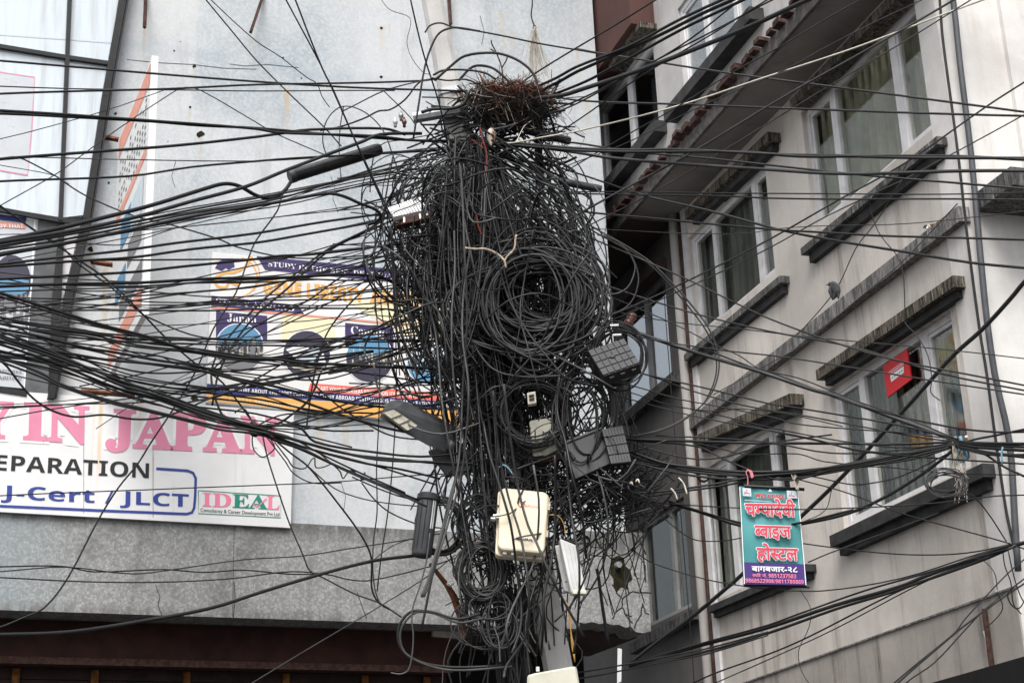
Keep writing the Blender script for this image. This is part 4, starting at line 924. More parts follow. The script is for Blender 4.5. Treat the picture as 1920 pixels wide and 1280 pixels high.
# nest, twigs, straw
NC = (955, 180)
nest = thing('bird_nest', 'dark bird nest of twigs wedged in the cables at the top of the pole', 'nest', at(946, 235, 11.75))
def twigs(n, mt, name, ry, yoff, r, seed, kind='stuff', wide=72, ln=(30, 75)):
    rr = random.Random(seed); m = MB()
    for i in range(n):
        a = rr.uniform(0, 2 * math.pi); q = math.sqrt(rr.random()); x = NC[0] + wide * q * math.cos(a); y = NC[1] + yoff + ry * q * math.sin(a); Y = 11.75 + rr.uniform(-.22, .25)
        L = rr.uniform(*ln) / 2; th = rr.gauss(0, .55) + (0 if rr.random() < .8 else 1.2); dx, dy = L * math.cos(th), L * math.sin(th); b = rr.uniform(-8, 8)
        P = pix3([(x - dx, y - dy), (x + b * .3, y + b), (x + dx, y + dy)], Y + rr.uniform(-.1, .1), Y + rr.uniform(-.1, .1)); m.tube(spline(P, .08, 2, 3), r * rr.uniform(.7, 1.3), 3, False)
    o = build(name, m, MAT[mt], nest); o['kind'] = kind; return o
twigs(430, 'twig', 'twig_mass', 30, 10, .0028, 1, wide=80, ln=(22, 80)); twigs(560, 'darker_plastic', 'dark_twig_mass', 36, 30, .0042, 2, wide=78, ln=(25, 70)); twigs(80, 'twig_red', 'red_twig_mass', 12, -14, .0028, 3, wide=60, ln=(12, 46)); twigs(110, 'twig_pale', 'pale_twig_mass', 40, 6, .0022, 4, wide=86, ln=(20, 70)); twigs(120, 'rust', 'brown_straw_mass', 26, 0, .0024, 6, wide=88, ln=(20, 95)); twigs(26, 'string', 'rag_strand_mass', 50, 30, .003, 9, wide=80, ln=(20, 60))
m = MB(); rr = random.Random(12)
for i in range(70):
    x = rr.uniform(1000, 1060); y = rr.uniform(150, 330); P = [(x, y)]
    for j in range(3): P.append((P[-1][0] + rr.uniform(-18, 22), P[-1][1] + rr.uniform(4, 26)))
    m.tube(spline(pix3(P, 11.8 + rr.uniform(-.2, .2)), .08, 2, 3), .0022, 3, False)
o = build('stray_twig_mass', m, MAT['twig'], nest); o['kind'] = 'stuff'
m = MB()
for P in ([(943, 158), (941, 128), (931, 100), (922, 82), (921, 76)], [(941, 128), (950, 112), (951, 108)], [(931, 100), (920, 92)]): m.tube(spline(pix3(P, 11.7), .05), .006, 5)
solo('bare_twig', m, MAT['twig'], 'upright dark forked twig sticking out of the nest', 'twig')
m = MB()
for P, rad in (([(871, 465), (890, 467), (910, 467), (930, 475), (945, 488), (949, 503)], .009), ([(946, 490), (950, 482), (964, 467), (966, 452), (968, 440)], .0075)): m.tube(spline(pix3(P, 11.1), .04), rad, 6)
solo('dry_branch', m, MAT['twig_pale'], 'pale forked dry branch lying on the big coil', 'branch', smooth=True)
m = MB(); m.tube(spline(pix3([(893, 400), (896, 420), (903, 440)], 11.2), .04), .007, 5); m.tube(spline(pix3([(900, 240), (905, 262), (912, 285), (913, 320)], 11.4), .04), .006, 5); m.tube(spline(pix3([(884, 262), (898, 272), (906, 278)], 11.4), .04), .006, 5)
solo('red_twig', m, MAT['twig_red'], 'thin reddish twig hanging down from the nest', 'twig')
st = thing('frayed_rope', 'frayed pale rope tuft hanging right above the nest', 'rope', at(1002, 50, 12.0)); m = MB(); m.tube(spline(pix3([(997, -40), (998, 10), (996, 30), (1002, 50)], 12.0), .05), .006, 5); build('cord', m, MAT['cable'], st)
m = MB(); rr = random.Random(5)
for i in range(46):
    sp_ = rr.gauss(0, 9); m.tube(spline(pix3([(1002 + rr.uniform(-3, 3), 50), (1001 + sp_ * .5, 78 + rr.uniform(-5, 5)), (1002 + sp_ * .9, 110), (1004 + sp_ * 1.3 + rr.uniform(-4, 4), 135 + rr.uniform(-15, 22))], 12.0 + rr.uniform(-.05, .05)), .06, 2, 4), .0022, 3, False)
o = build('strand_mass', m, MAT['string'], st); o['kind'] = 'stuff'
m = MB(); m.ball(at(1002, 53, 12), .018, .018, .03, 8, 5); build('knot', m, MAT['twig'], st)
# birds
def bird(name, label, spine, radii, flat, mats, wings, head, beak, legs, Y):
    t = thing(name, label, 'bird', at(*legs[0], Y)); P = pix3(spine, Y); m = MB(); m.tube(spline(P, .01, 4, 6), np.interp(np.linspace(0, 1, len(spline(P, .01, 4, 6))), np.linspace(0, 1, len(radii)), [PXM(x, Y) for x in radii]), 14)
    build('body', m, mats[0], t, smooth=True)
    for wv, wr in wings: m = MB(); W = spline(pix3(wv, Y - PXM(wr[3] if len(wr) > 3 else 5, Y)), .01, 4, 6); m.tube(W, np.interp(np.linspace(0, 1, len(W)), [0, .4, 1], [PXM(x, Y) for x in wr[:3]]), 8); build('wing', m, mats[1], t, smooth=True)
    m = MB(); hP = pix3([(head[0] - head[2] * .2, head[1] - head[2] * .25)], Y - PXM(head[2] * .25, Y))[0] if False else at(head[0], head[1], Y); m.ball(hP, PXM(head[2], Y), PXM(head[2], Y), PXM(head[2] * .95, Y), 12, 8); build('head', m, mats[2], t, smooth=True)
    m = MB(); bP = pix3(beak, Y); m.tube(bP, [PXM(1.7, Y), PXM(1.0, Y), PXM(.2, Y)], 6); build('beak', m, MAT['beak'], t)
    for l in legs: m = MB(); m.tube(pix3([(l[0], l[1] - 6), (l[0] + .3, l[1] - 3), l], Y), PXM(.5, Y), 5); build('leg', m, MAT['beak'], t)
    return t
bird('pigeon', 'dark slate pigeon perched on the thin wire before the plaster wall', [(1561, 562), (1564, 556), (1567, 548), (1566, 540), (1562, 534), (1558, 530)], [1.5, 5, 9.5, 10, 8, 5], 0, (MAT['pigeon'], MAT['pigeon'], MAT['pigeon']), [([(1563, 534), (1571, 544), (1572, 560)], (3, 5, 1.5)), ([(1557, 536), (1556, 546), (1560, 560)], (2, 3.5, 1))], (1557, 533, 5.2), [(1553, 533), (1550, 534), (1548, 535)], [(1565, 556), (1567, 555)], 11.9)
Yb = float(W2.hit(1742, 413, .06)[1])
b2 = bird('sparrow', 'small black and white faced sparrow on the cement ledge', [(1766, 417.0), (1757, 421.0), (1749, 425.0), (1743, 426.0), (1738, 424.0)], [1, 2.4, 5, 5.4, 4], 0, (MAT['sparrow_b'], MAT['sparrow'], MAT['beak']), [([(1744, 422.0), (1752, 421.0), (1760, 417.0)], (2, 2.6, .8))], (1736, 425, 4.4), [(1732.5, 426.0), (1731, 427.0), (1730, 427.5)], [(1742, 432.0), (1745, 431.0)], Yb)
m = MB(); m.ball(at(1738.5, 427, Yb - .02), PXM(2.6, Yb), PXM(1.5, Yb), PXM(2.2, Yb), 8, 6); build('cheek', m, MAT['p_white'], b2, smooth=True)
bird('sparrow', 'plain brown sparrow tucked under the nest among the cables', [(921, 274), (920, 266), (919, 256), (920, 248), (922, 243)], [1.5, 4.5, 7.5, 7, 5], 0, (MAT['sparrow_b'], MAT['sparrow'], MAT['sparrow']), [([(925, 247), (928, 256), (926, 266)], (2, 3, 1))], (922, 243, 4.8), [(918, 242), (916, 242.5), (914, 243)], [(917, 272), (921, 273)], 11.45)
# hostel banner hung from the cables
YB = 11.2; HB = facing(YB)
hbn = thing('hostel_banner', 'teal and purple hostel banner lettered in pink Devanagari, hung from the cable bundle', 'banner', at(1450, 1097, YB))
K = 14; v = []
for i in range(K + 1):
    for j in range(K + 1):
        a, b = i / K, j / K; x = (1386.5 * (1 - a) + 1496 * a) * (1 - b) + (1395 * (1 - a) + 1511.5 * a) * b; y = (911 * (1 - a) + 918 * a) * (1 - b) + (1095 * (1 - a) + 1097.5 * a) * b
        if 0 < b < 1: x += .8 * math.sin(b * 7 + a)
        p = at(x, y, YB); p[1] += .010 * math.sin(b * 9 + a * 2) + .006 * math.sin(a * 11); v.append(p)
m = MB(); fc = [(i * (K + 1) + j, (i + 1) * (K + 1) + j, (i + 1) * (K + 1) + j + 1, i * (K + 1) + j + 1) for i in range(K) for j in range(K)]
m.add(v, fc); m.add([p + np.array([0, .012, 0]) for p in v], [f[::-1] for f in fc])
build('sheet', m, MAT['p_teal'], hbn, smooth=True)
FN = .024
def hp(name, pts, mt, n=FN): return build(name, patch(MB(), pts, HB, n), MAT[mt], hbn)
hp('purple_band', [(1393.6, 1053), (1508.6, 1057), (1511.2, 1096.5), (1395.4, 1094.5)], 'p_violet', FN - .003)
for q in ([(1387, 912), (1394, 1053), (1396, 1094)], [(1495.5, 918), (1508, 1057), (1511, 1096)]): build('white_hem', ribbon(MB(), q, 1.6, HB, FN - .001), MAT['p_white'], hbn)
hp('emblem', [(1392, 914), (1408, 915), (1409, 930), (1393, 929)], 'p_pale'); hp('emblem', [(1475, 919), (1493, 920), (1495, 934), (1476, 933)], 'p_pale')
m = MB()
for ox, oy in ((1393, 915), (1477, 920)):
    ribbon(m, [(ox + 2, oy + 10), (ox + 6, oy + 8), (ox + 13, oy + 10)], 1.4, HB, FN + .002); ribbon(m, [(ox + 7, oy + 2), (ox + 7, oy + 6)], 1.4, HB, FN + .002); ribbon(m, [(ox + 3, oy + 6), (ox + 4, oy + 8)], 1.2, HB, FN + .002)
build('emblem_mark', m, MAT['p_hot'], hbn)
hp('crest', [(1440, 921), (1444, 916), (1448, 921)], 'p_white')
lettering('WELCOME', 'serif', (1416, 932), (1471, 934.5), (1416, 925), HB, FN + .004, MAT['p_crimson'], hbn, off=.03, outline=(MAT['p_pale'], .05))
m = MB(); ribbon(m, [(1396, 937), (1447, 940)], 1.2, HB, FN + .002); build('small_print', m, MAT['p_pale'], hbn)
W_ = (MAT['p_white'], .036)
deva([('च', 0), ('म', 1), ('पादेवी', 0)], (1398, 966), (1491, 968), (1397, 944), HB, FN + .004, MAT['p_hot'], hbn, .026, W_)
deva([('ब', 1), ('वाइज', 0)], (1416, 1006), (1483, 1008), (1415, 985), HB, FN + .004, MAT['p_hot'], hbn, .026, W_)
deva([('हो', 0), ('स', 1), ('टल', 0)], (1420, 1048), (1496, 1050), (1419, 1027), HB, FN + .004, MAT['p_hot'], hbn, .026, W_)
deva([('बागबजार-२८', 0)], (1410, 1070), (1495, 1072), (1409.5, 1061), HB, FN + .004, MAT['p_white'], hbn, .03)
deva([('सचिव', 0)], (1411, 1081), (1426, 1081.5), (1411, 1075.5), HB, FN + .004, MAT['p_pink'], hbn, .02); deva([('नं.', 0)], (1429, 1081.5), (1438, 1082), (1429, 1076), HB, FN + .004, MAT['p_pink'], hbn, .02)
lettering('9851237583', 'sans', (1441, 1082), (1493, 1083.5), (1441, 1074.5), HB, FN + .004, MAT['p_pink'], hbn)
lettering('9868522908/9811780869', 'sans', (1398, 1091), (1507, 1094), (1398, 1083.5), HB, FN + .004, MAT['p_pink'], hbn)
for a, b, r in (((1396, 911), (1508, 917), 3.2), ((1394, 1096.5), (1518, 1099.5), 2.6)):
    m = MB(); A = at(*a, YB); Bq = at(*b, YB); m.tube([A, (A + Bq) / 2, Bq], PXM(r, YB), 8); build('rod', m, MAT['black'], hbn)
m = MB(); m.tube(spline(pix3([(1403, 880), (1399, 884), (1402, 895), (1402, 909)], YB), .03), .004, 5); m.tube(spline(pix3([(1400, 881), (1406, 884), (1410, 896)], YB - .03), .03), .005, 5); m.tube(spline(pix3([(1400, 881), (1409, 884), (1412, 894)], YB - .03), .03), .005, 5); build('pink_tie', m, MAT['pink'], hbn)
m = MB(); rr = random.Random(8)
for i in range(14): m.tube(spline(pix3([(1488 + rr.uniform(-4, 4), 877), (1489 + rr.uniform(-6, 6), 890), (1493 + rr.uniform(-6, 6), 903), (1495 + rr.uniform(-3, 3), 917)], YB - .04 + rr.uniform(-.03, .03)), .04, 2, 4), .003, 4)
build('string_tie', m, MAT['string'], hbn)
# ------------------------------------------------------------------ cables
# one cable a line: width in photo pixels, distance at first and last point, sheath (k black, g grey, f faded, p pale, w white), then points
SPANS = {
'left': """
5 10.5 12 k|-30,112 0,115 240,133 480,153 700,166 919,174
3 11 12 k|-30,160 0,161 190,167 340,169 480,171 740,171
5 10 12 k|-30,178 0,176 160,171 330,167 480,160 620,156 790,151 832,146
2.2 11.5 12.2 k|-30,269 0,260 57,247 200,207 310,169
2.6 11.3 12 k|-30,405 0,386 88,337 118,318 200,258 330,170 350,163 378,170 480,229 517,250 612,292
6.5 9.8 11.9 k|-30,204 0,207 120,215 300,228 480,243 520,249 700,254 780,263 900,262
6.5 9.8 11.9 k|-30,214 0,213 120,219 280,228 380,237 480,241 600,250 760,262 880,268
7 10 11.8 k|-30,303 0,299 120,290 300,275 480,256 520,251 580,243 720,242 760,254
2.6 11 11.8 k|-30,300 0,298 30,295 220,300 480,301 585,296 735,284 830,280
5 10 11.8 k|-30,343 0,341 240,330 360,312 480,302 560,296 740,287 820,284
3.5 11 11.6 k|8,296 30,294 50,300 105,330 120,342 160,367 250,405 312,420 412,449 445,462 530,481 600,484 700,478
2 11.5 11.6 k|-30,302 0,310 48,319 102,330 130,345
4 10.5 11.9 k|-20,368 0,384 70,436 108,461 136,480 200,525 265,587 310,632 372,685 410,710 437,740 470,785
3.5 10.6 12 k|-20,372 0,387 72,437 118,465 142,490 205,535 265,587 295,602 350,625 390,635 480,639
9.5 9.3 11.3 k|-30,460 0,452 60,440 150,420 275,387 400,348 425,344 450,349 480,366 507,373 532,360 546,340
8.5 9.3 11.7 k|-30,462 0,455 100,438 250,407 360,377 460,350 535,320 585,302 610,292 675,267 712,252 790,250
5 9.5 11.7 k|-30,468 0,462 120,441 250,415 360,392 510,366 610,345 735,307 800,295
5 9.5 11.9 k|-30,474 0,468 120,450 250,424 360,400 520,372 635,340 760,320 830,310
8 9.4 11.4 k|-30,484 0,478 120,457 250,430 360,407 510,381 610,362 640,366 675,381 705,393 714,405 708,416 690,422
3 9.6 12 k|-30,464 0,458 180,425 360,388 520,360 700,325 800,300
3 9.7 12 k|-30,470 0,465 180,432 360,396 540,366 720,330 820,318
3.5 9.7 12 k|-30,480 0,473 180,442 360,404 560,372 740,340 840,330
3 9.8 12 k|-30,486 0,481 180,447 360,411 560,378 735,335 840,336
3 9.8 12 k|-30,480 0,475 150,450 360,413 600,362 760,330 850,322
2.5 11 12 k|15,488 140,465 275,440 330,428 480,412 600,398 720,385 800,375
2.5 11 12 k|100,456 160,457 215,460 240,457 275,445 335,425 480,392 580,360 680,330
2.2 11.2 12 k|-30,442 0,440 200,436 360,425 500,410 585,397 685,382 790,367
6 10 11.6 k|-30,499 0,496 125,482 225,470 325,455 480,437 610,415 722,400 780,390
6 10 11.6 k|-30,501 0,499 140,488 250,482 360,467 480,455 535,447 685,420 717,410 770,400
4 10.8 11.8 k|160,486 250,487 400,487 510,486 590,475 712,462 800,455
6 10 11.8 k|-30,524 0,522 125,517 250,510 325,502 480,487 525,480 575,477 692,464 790,452
7 10 11.9 k|-30,539 0,537 125,531 262,529 400,522 525,520 600,517 665,516 710,520 732,527 760,547 775,590
4 10.3 11.9 k|-30,530 0,531 130,533 262,535 400,527 540,522 700,525 810,505
3.5 10.5 11.9 k|-30,550 0,547 225,540 312,539 362,530 480,526 600,512 720,490 800,480
4 10.5 11.9 k|-30,582 0,580 125,567 200,560 262,555 400,544 475,536 575,520 640,510 780,470
3.5 10.6 11.9 k|-30,560 0,558 200,558 275,547 337,532 480,530 600,525
4 10.6 11.9 k|-30,604 0,600 125,582 250,565 375,547 480,537 640,500 760,470
3 10.8 11.9 k|107,537 150,550 200,557 275,566 400,568 480,570 640,571 790,560
4 10.5 11.9 k|-30,583 0,583 250,582 400,581 525,577 625,578 725,579 810,590
3.5 10.8 12 k|300,578 400,565 462,564 590,562 665,560 760,550
3 10.8 12 k|-30,556 0,558 160,571 340,572 400,571 525,576 625,577 725,579 800,600
7 9.8 11.8 k|-30,540 0,550 107,582 200,610 275,630 350,655 412,665 450,672 517,675 560,680 630,682 740,688 850,690
4 9.9 11.8 k|-30,545 0,556 110,590 200,617 290,640 370,661 460,676 600,690 720,704 820,720
4.5 10 11.8 k|-30,590 0,595 70,610 175,625 250,635 325,637 400,635 500,640 640,635 735,637 830,640
4 10.1 11.9 k|-30,600 0,602 100,615 200,627 300,632 480,637 660,640 800,640
4.5 10.1 11.9 k|-30,602 0,607 125,632 250,642 325,643 480,646 640,650 800,655
6 9.8 11.9 k|-30,611 0,617 75,632 160,652 215,659 300,675 375,687 437,707 495,720 575,740 630,752 715,762 820,766
3.5 10.2 11.9 k|-30,620 0,625 100,637 180,647 217,655 287,665 362,682 400,684 480,674 560,660 700,615 800,590
6 9.9 11.8 k|0,638 120,660 200,675 275,682 362,692 440,712 520,735 620,770 720,800 790,815
3 10.3 11.9 k|-30,655 0,660 75,665 175,672 250,670 332,654 420,630 520,600 640,560
2.5 11 11.9 k|200,640 267,667 300,667 325,677 400,690 480,694 600,690
4 10.3 11.8 k|-20,660 15,672 117,677 225,707 325,726 370,727 480,724 600,700 740,668
4 10.2 11.8 k|40,640 130,667 200,682 262,696 312,700 375,697 425,697 560,680 700,660
4.5 10.2 11.8 k|-30,670 5,680 37,720 62,747 95,767 140,780 195,777 250,785 300,783 350,767 400,745 440,732 480,720 600,700 700,675 800,640
2.6 10.8 11.9 k|-30,770 0,767 200,751 300,737 480,722 600,700 760,650
2.6 10.8 11.9 k|-30,790 0,784 100,765 225,748 400,732 520,715 680,690
4 11.8 11.3 g|550,335 530,365 520,395 480,450 467,480 442,550 400,617 370,690 335,752 315,782 282,830 257,870 223,912 184,974 127,1083 83,1140 40,1160 0,1175 -30,1182
5 11.9 11.2 k|720,412 690,430 615,467 550,515 495,560 425,637 400,682 397,720 412,770 425,785 478,802
5 11.9 11.6 k|760,405 710,425 617,470 540,540 480,590 440,640 410,700 398,760
4 11.9 11.6 k|780,450 700,527 655,570 625,605 607,637 590,700 580,760 575,800
4 11.9 11.4 k|740,460 632,525 575,565 505,597 455,630 400,690 340,720
4 11.9 11.3 k|800,560 775,595 700,615 620,645 550,670 475,712 420,740 350,755
5 11.9 11.3 k|830,570 760,600 690,625 600,660 520,675 440,672 380,660
4 11.8 11.3 k|850,640 780,655 700,675 600,690 520,706 420,725 340,735
4 11.8 11.2 k|850,730 715,745 640,770 580,790 530,797 478,803
5 11.8 11.2 k|600,700 590,730 575,755 550,775 520,795 478,802
4 11.9 11.2 k|850,700 780,712 690,742 600,775 530,795 480,800
3 11.8 11.3 k|830,780 740,770 650,790 585,802 545,803 490,800
3 11.8 11.4 k|810,740 700,775 620,798 560,800 500,795
3.5 11.4 11.8 k|575,700 590,720 640,765 680,790 720,812 760,822 820,824 860,815 900,790
""",
'knot': """
6 9.7 11.2 k|-30,636 0,640 120,678 225,720 290,738 350,760 425,785 478,800 535,820 625,845 707,861 800,865 880,870
5.5 9.7 11.2 k|-30,628 0,633 120,672 225,714 290,735 350,756 425,781 478,796 560,800 590,827 700,847 790,857 870,850
6 9.8 11.2 k|-30,640 0,646 115,684 220,726 290,744 350,766 425,791 478,804 512,825 560,840 637,875 700,902 785,937
5.5 9.8 11.2 g|-30,660 0,672 25,680 75,700 115,720 175,740 225,755 275,767 350,785 412,800 470,808 540,822 650,850 760,862 860,872
5 9.9 11.2 g|-30,664 0,676 75,704 115,724 175,745 225,760 275,772 350,790 412,805 470,811 545,830 640,877 720,912 800,950
5 9.8 11.2 k|0,620 80,650 170,690 240,722 310,750 400,785 470,800 560,835 675,865 750,878 825,897
4 9.9 11.2 k|0,628 90,664 180,704 250,733 320,758 410,790 475,803 540,818 600,850 680,889 760,925
4 9.8 11.2 k|-10,655 60,672 150,706 230,736 300,758 380,785 470,806 520,823 580,842 700,872 820,908
3.5 10 11.2 k|0,600 110,652 210,700 300,745 400,780 478,798 560,812 660,838
3.5 11.2 11.3 k|478,800 520,780 560,775 600,782 680,779
3 11.2 11.4 k|515,830 540,862 550,875 572,878 585,860 590,857 592,875 605,876 620,870
3 11.2 11.4 k|600,850 637,882 643,895 652,885 660,882 680,900
3 11.2 11.2 k|474,812 473,828 477,845 492,856 507,847 515,838 505,820
3 11.2 11.2 k|440,775 450,768 460,768 470,785 478,800
3.5 11.2 11.6 g|492,815 500,852 515,900 535,960 545,986 569,1040 581,1069 608,1084 667,1114 712,1131 753,1158
4 11.2 11.6 k|520,830 545,850 575,872 605,907 631,939 667,986 691,1028 697,1054 697,1102 709,1129 730,1143
2.6 10.5 12 k|-30,932 0,930 376,912 400,912 540,907 640,902 775,892 880,887 1000,872 1110,864
2.6 11.2 11.6 k|500,820 535,865 550,887 585,904 640,903
3 11.6 11.8 g|706,380 702,527 710,640 712,700 710,795 706,877 707,960 700,1019 700,1084 709,1125 720,1138
3 11.6 11.8 k|722,430 730,595 742,640 742,760 737,860 727,960 716,1033 707,1108
2.5 11.5 11.8 k|575,872 625,915 680,935 740,945 800,950
3 11.5 11.8 k|678,905 700,935 730,960 790,985 830,990
3 11.5 11.8 k|660,895 720,920 770,935 850,940
""",
'low left': """
7.5 9.5 11.6 k|-30,1190 0,1190 131,1185 262,1166 394,1140 490,1108 590,1078 697,1051 771,1041 854,1032
2.6 11 12 k|-30,1071 0,1072 122,1063 245,1074 324,1066 459,1048 560,1042 655,1028 774,1011 830,1000
3 11 12 k|-30,1064 0,1063 118,1061 175,1070 306,1066 380,1072 459,1068 538,1076 600,1078
3 10.8 12 k|-30,1081 0,1082 153,1090 306,1091 437,1085 547,1072 620,1077 655,1085 694,1087 798,1063 854,1045
2.4 10.5 12 f|440,1300 471,1280 637,1182 718,1133 810,1075 854,1040
2 11.5 12 k|700,1050 740,1022 790,1005 840,990
6 11.3 11.5 g|900,1150 858,1160 810,1146 772,1144 752,1165 746,1190 752,1215 770,1232 800,1245 850,1250 940,1246
5 11.3 11.5 f|905,1160 860,1168 815,1150 780,1148 756,1170 750,1192 758,1220 785,1240 830,1254 880,1256 960,1250
3.5 11.3 11.4 f|806,1000 800,1050 790,1090 775,1135 772,1160 775,1190 772,1230 765,1256 752,1263 733,1261
6.5 11.4 11.2 f|860,880 845,930 835,970 825,1010 815,1045 803,1085 791,1118
5 11.4 11.2 f|872,850 858,920 842,975 830,1015 820,1048 808,1085 795,1116
""",
'top': """
3.2 11 12 k|372,-20 387,0 440,65 480,113 540,174 607,239 640,275
2.4 11 12 k|378,-20 395,0 480,78 526,108 575,145 594,156 604,181 618,201
3.6 10.5 11.6 k|522,-25 536,0 591,103 622,166 679,294 725,397 750,470
4 10.5 11.7 k|542,-25 554,0 582,72 607,134 625,169 660,250 705,347 745,435 762,490 790,560 800,640
3.6 10.5 11.6 k|766,-20 770,0 794,100 825,200 840,275 850,330
1.6 12 12 k|713,-10 715,0 732,19 769,34 763,78 772,109 794,137 805,140
3 11.8 11.6 g|625,300 613,291 605,259 613,225 635,203 660,201 691,216 719,247 735,287 754,344 760,391
3 11.9 11.7 k|644,200 638,237 636,287 640,340
4 11.9 11.8 k|600,244 640,237 685,222 710,209 732,206 760,187 788,153 820,146
3 11.9 11.8 k|640,210 660,200 719,170 772,155 810,150
3 11.9 11.8 k|719,170 769,219 780,235
4 12 11.8 k|1130,102 1075,92 1012,81 950,69 887,58 856,53 844,50 825,44 806,48 797,60
5 11.7 11.6 g|775,259 784,203 797,125 812,81 825,62 847,53 870,53 900,58
6.5 11.6 11.6 k|815,150 844,125 872,106 925,100 959,108 987,125 1003,144 1010,170
6 11.65 11.65 k|860,150 887,125 919,127 941,141 960,160
5 11.6 11.6 k|812,140 830,132 870,132 910,138 930,150
4 11.6 11.6 k|810,146 840,152 875,150 900,160
8 11.6 11.5 g|790,210 810,204 850,203 870,195 880,170
""",
'right upper': """
4 11.9 10.5 k|960,170 1000,141 1080,91 1150,50 1230,0 1260,-18
7 11.9 9.8 k|990,170 1040,147 1080,125 1180,87 1280,35 1355,0 1400,-20
8 11.9 9.8 k|1000,178 1050,152 1085,132 1230,70 1320,25 1375,0 1410,-18
11 11.7 9.6 g|975,196 1000,188 1012,184 1053,178 1080,170 1205,130 1330,82 1430,40 1517,0 1560,-18
7 11.8 9.8 k|1030,180 1060,170 1112,147 1280,55 1392,0 1430,-20
4 11.8 10 k|1000,215 1080,190 1225,117 1297,72 1380,7 1410,-18
4 11.8 10 k|1010,222 1080,195 1230,112 1330,62 1450,0 1490,-18
3.5 11.8 10 k|990,285 1080,227 1205,140 1330,68 1440,0 1470,-18
4 11.6 10.5 w|931,266 950,269 965,268 1012,259 1080,246 1280,195 1430,147 1560,105 1640,77 1765,30 1845,0 1890,-18
3 11.8 10.2 g|1020,345 1080,310 1180,250 1260,205 1375,135 1460,90 1560,30 1615,0 1650,-18
2.5 11.8 10.4 g|1040,322 1080,305 1167,272 1320,197 1472,130 1540,92 1640,42 1730,0 1765,-18
5 11.6 10.4 g|955,505 1000,452 1080,405 1180,350 1300,285 1440,200 1515,155 1665,70 1780,5 1810,-15
3 11.6 10.5 g|1060,450 1105,422 1212,367 1327,300 1440,232 1555,162 1715,67 1822,0 1850,-18
4 11.6 10.3 g|1060,618 1110,605 1192,572 1330,507 1440,450 1575,372 1700,303 1850,200 1920,155 1950,138
3 11.6 10.4 g|1070,622 1110,612 1192,580 1330,520 1440,467 1552,405 1710,330 1765,300 1800,280 1915,217 1950,198
5 12 10 k|1000,170 1080,187 1320,198 1560,207 1700,212 1920,216 1950,217
5 12 10 k|1080,92 1130,101 1255,120 1380,138 1440,147 1550,162 1690,180 1815,197 1920,211 1950,214
7 11.5 11.7 g|920,245 960,235 1000,215 1030,185 1050,150
""",
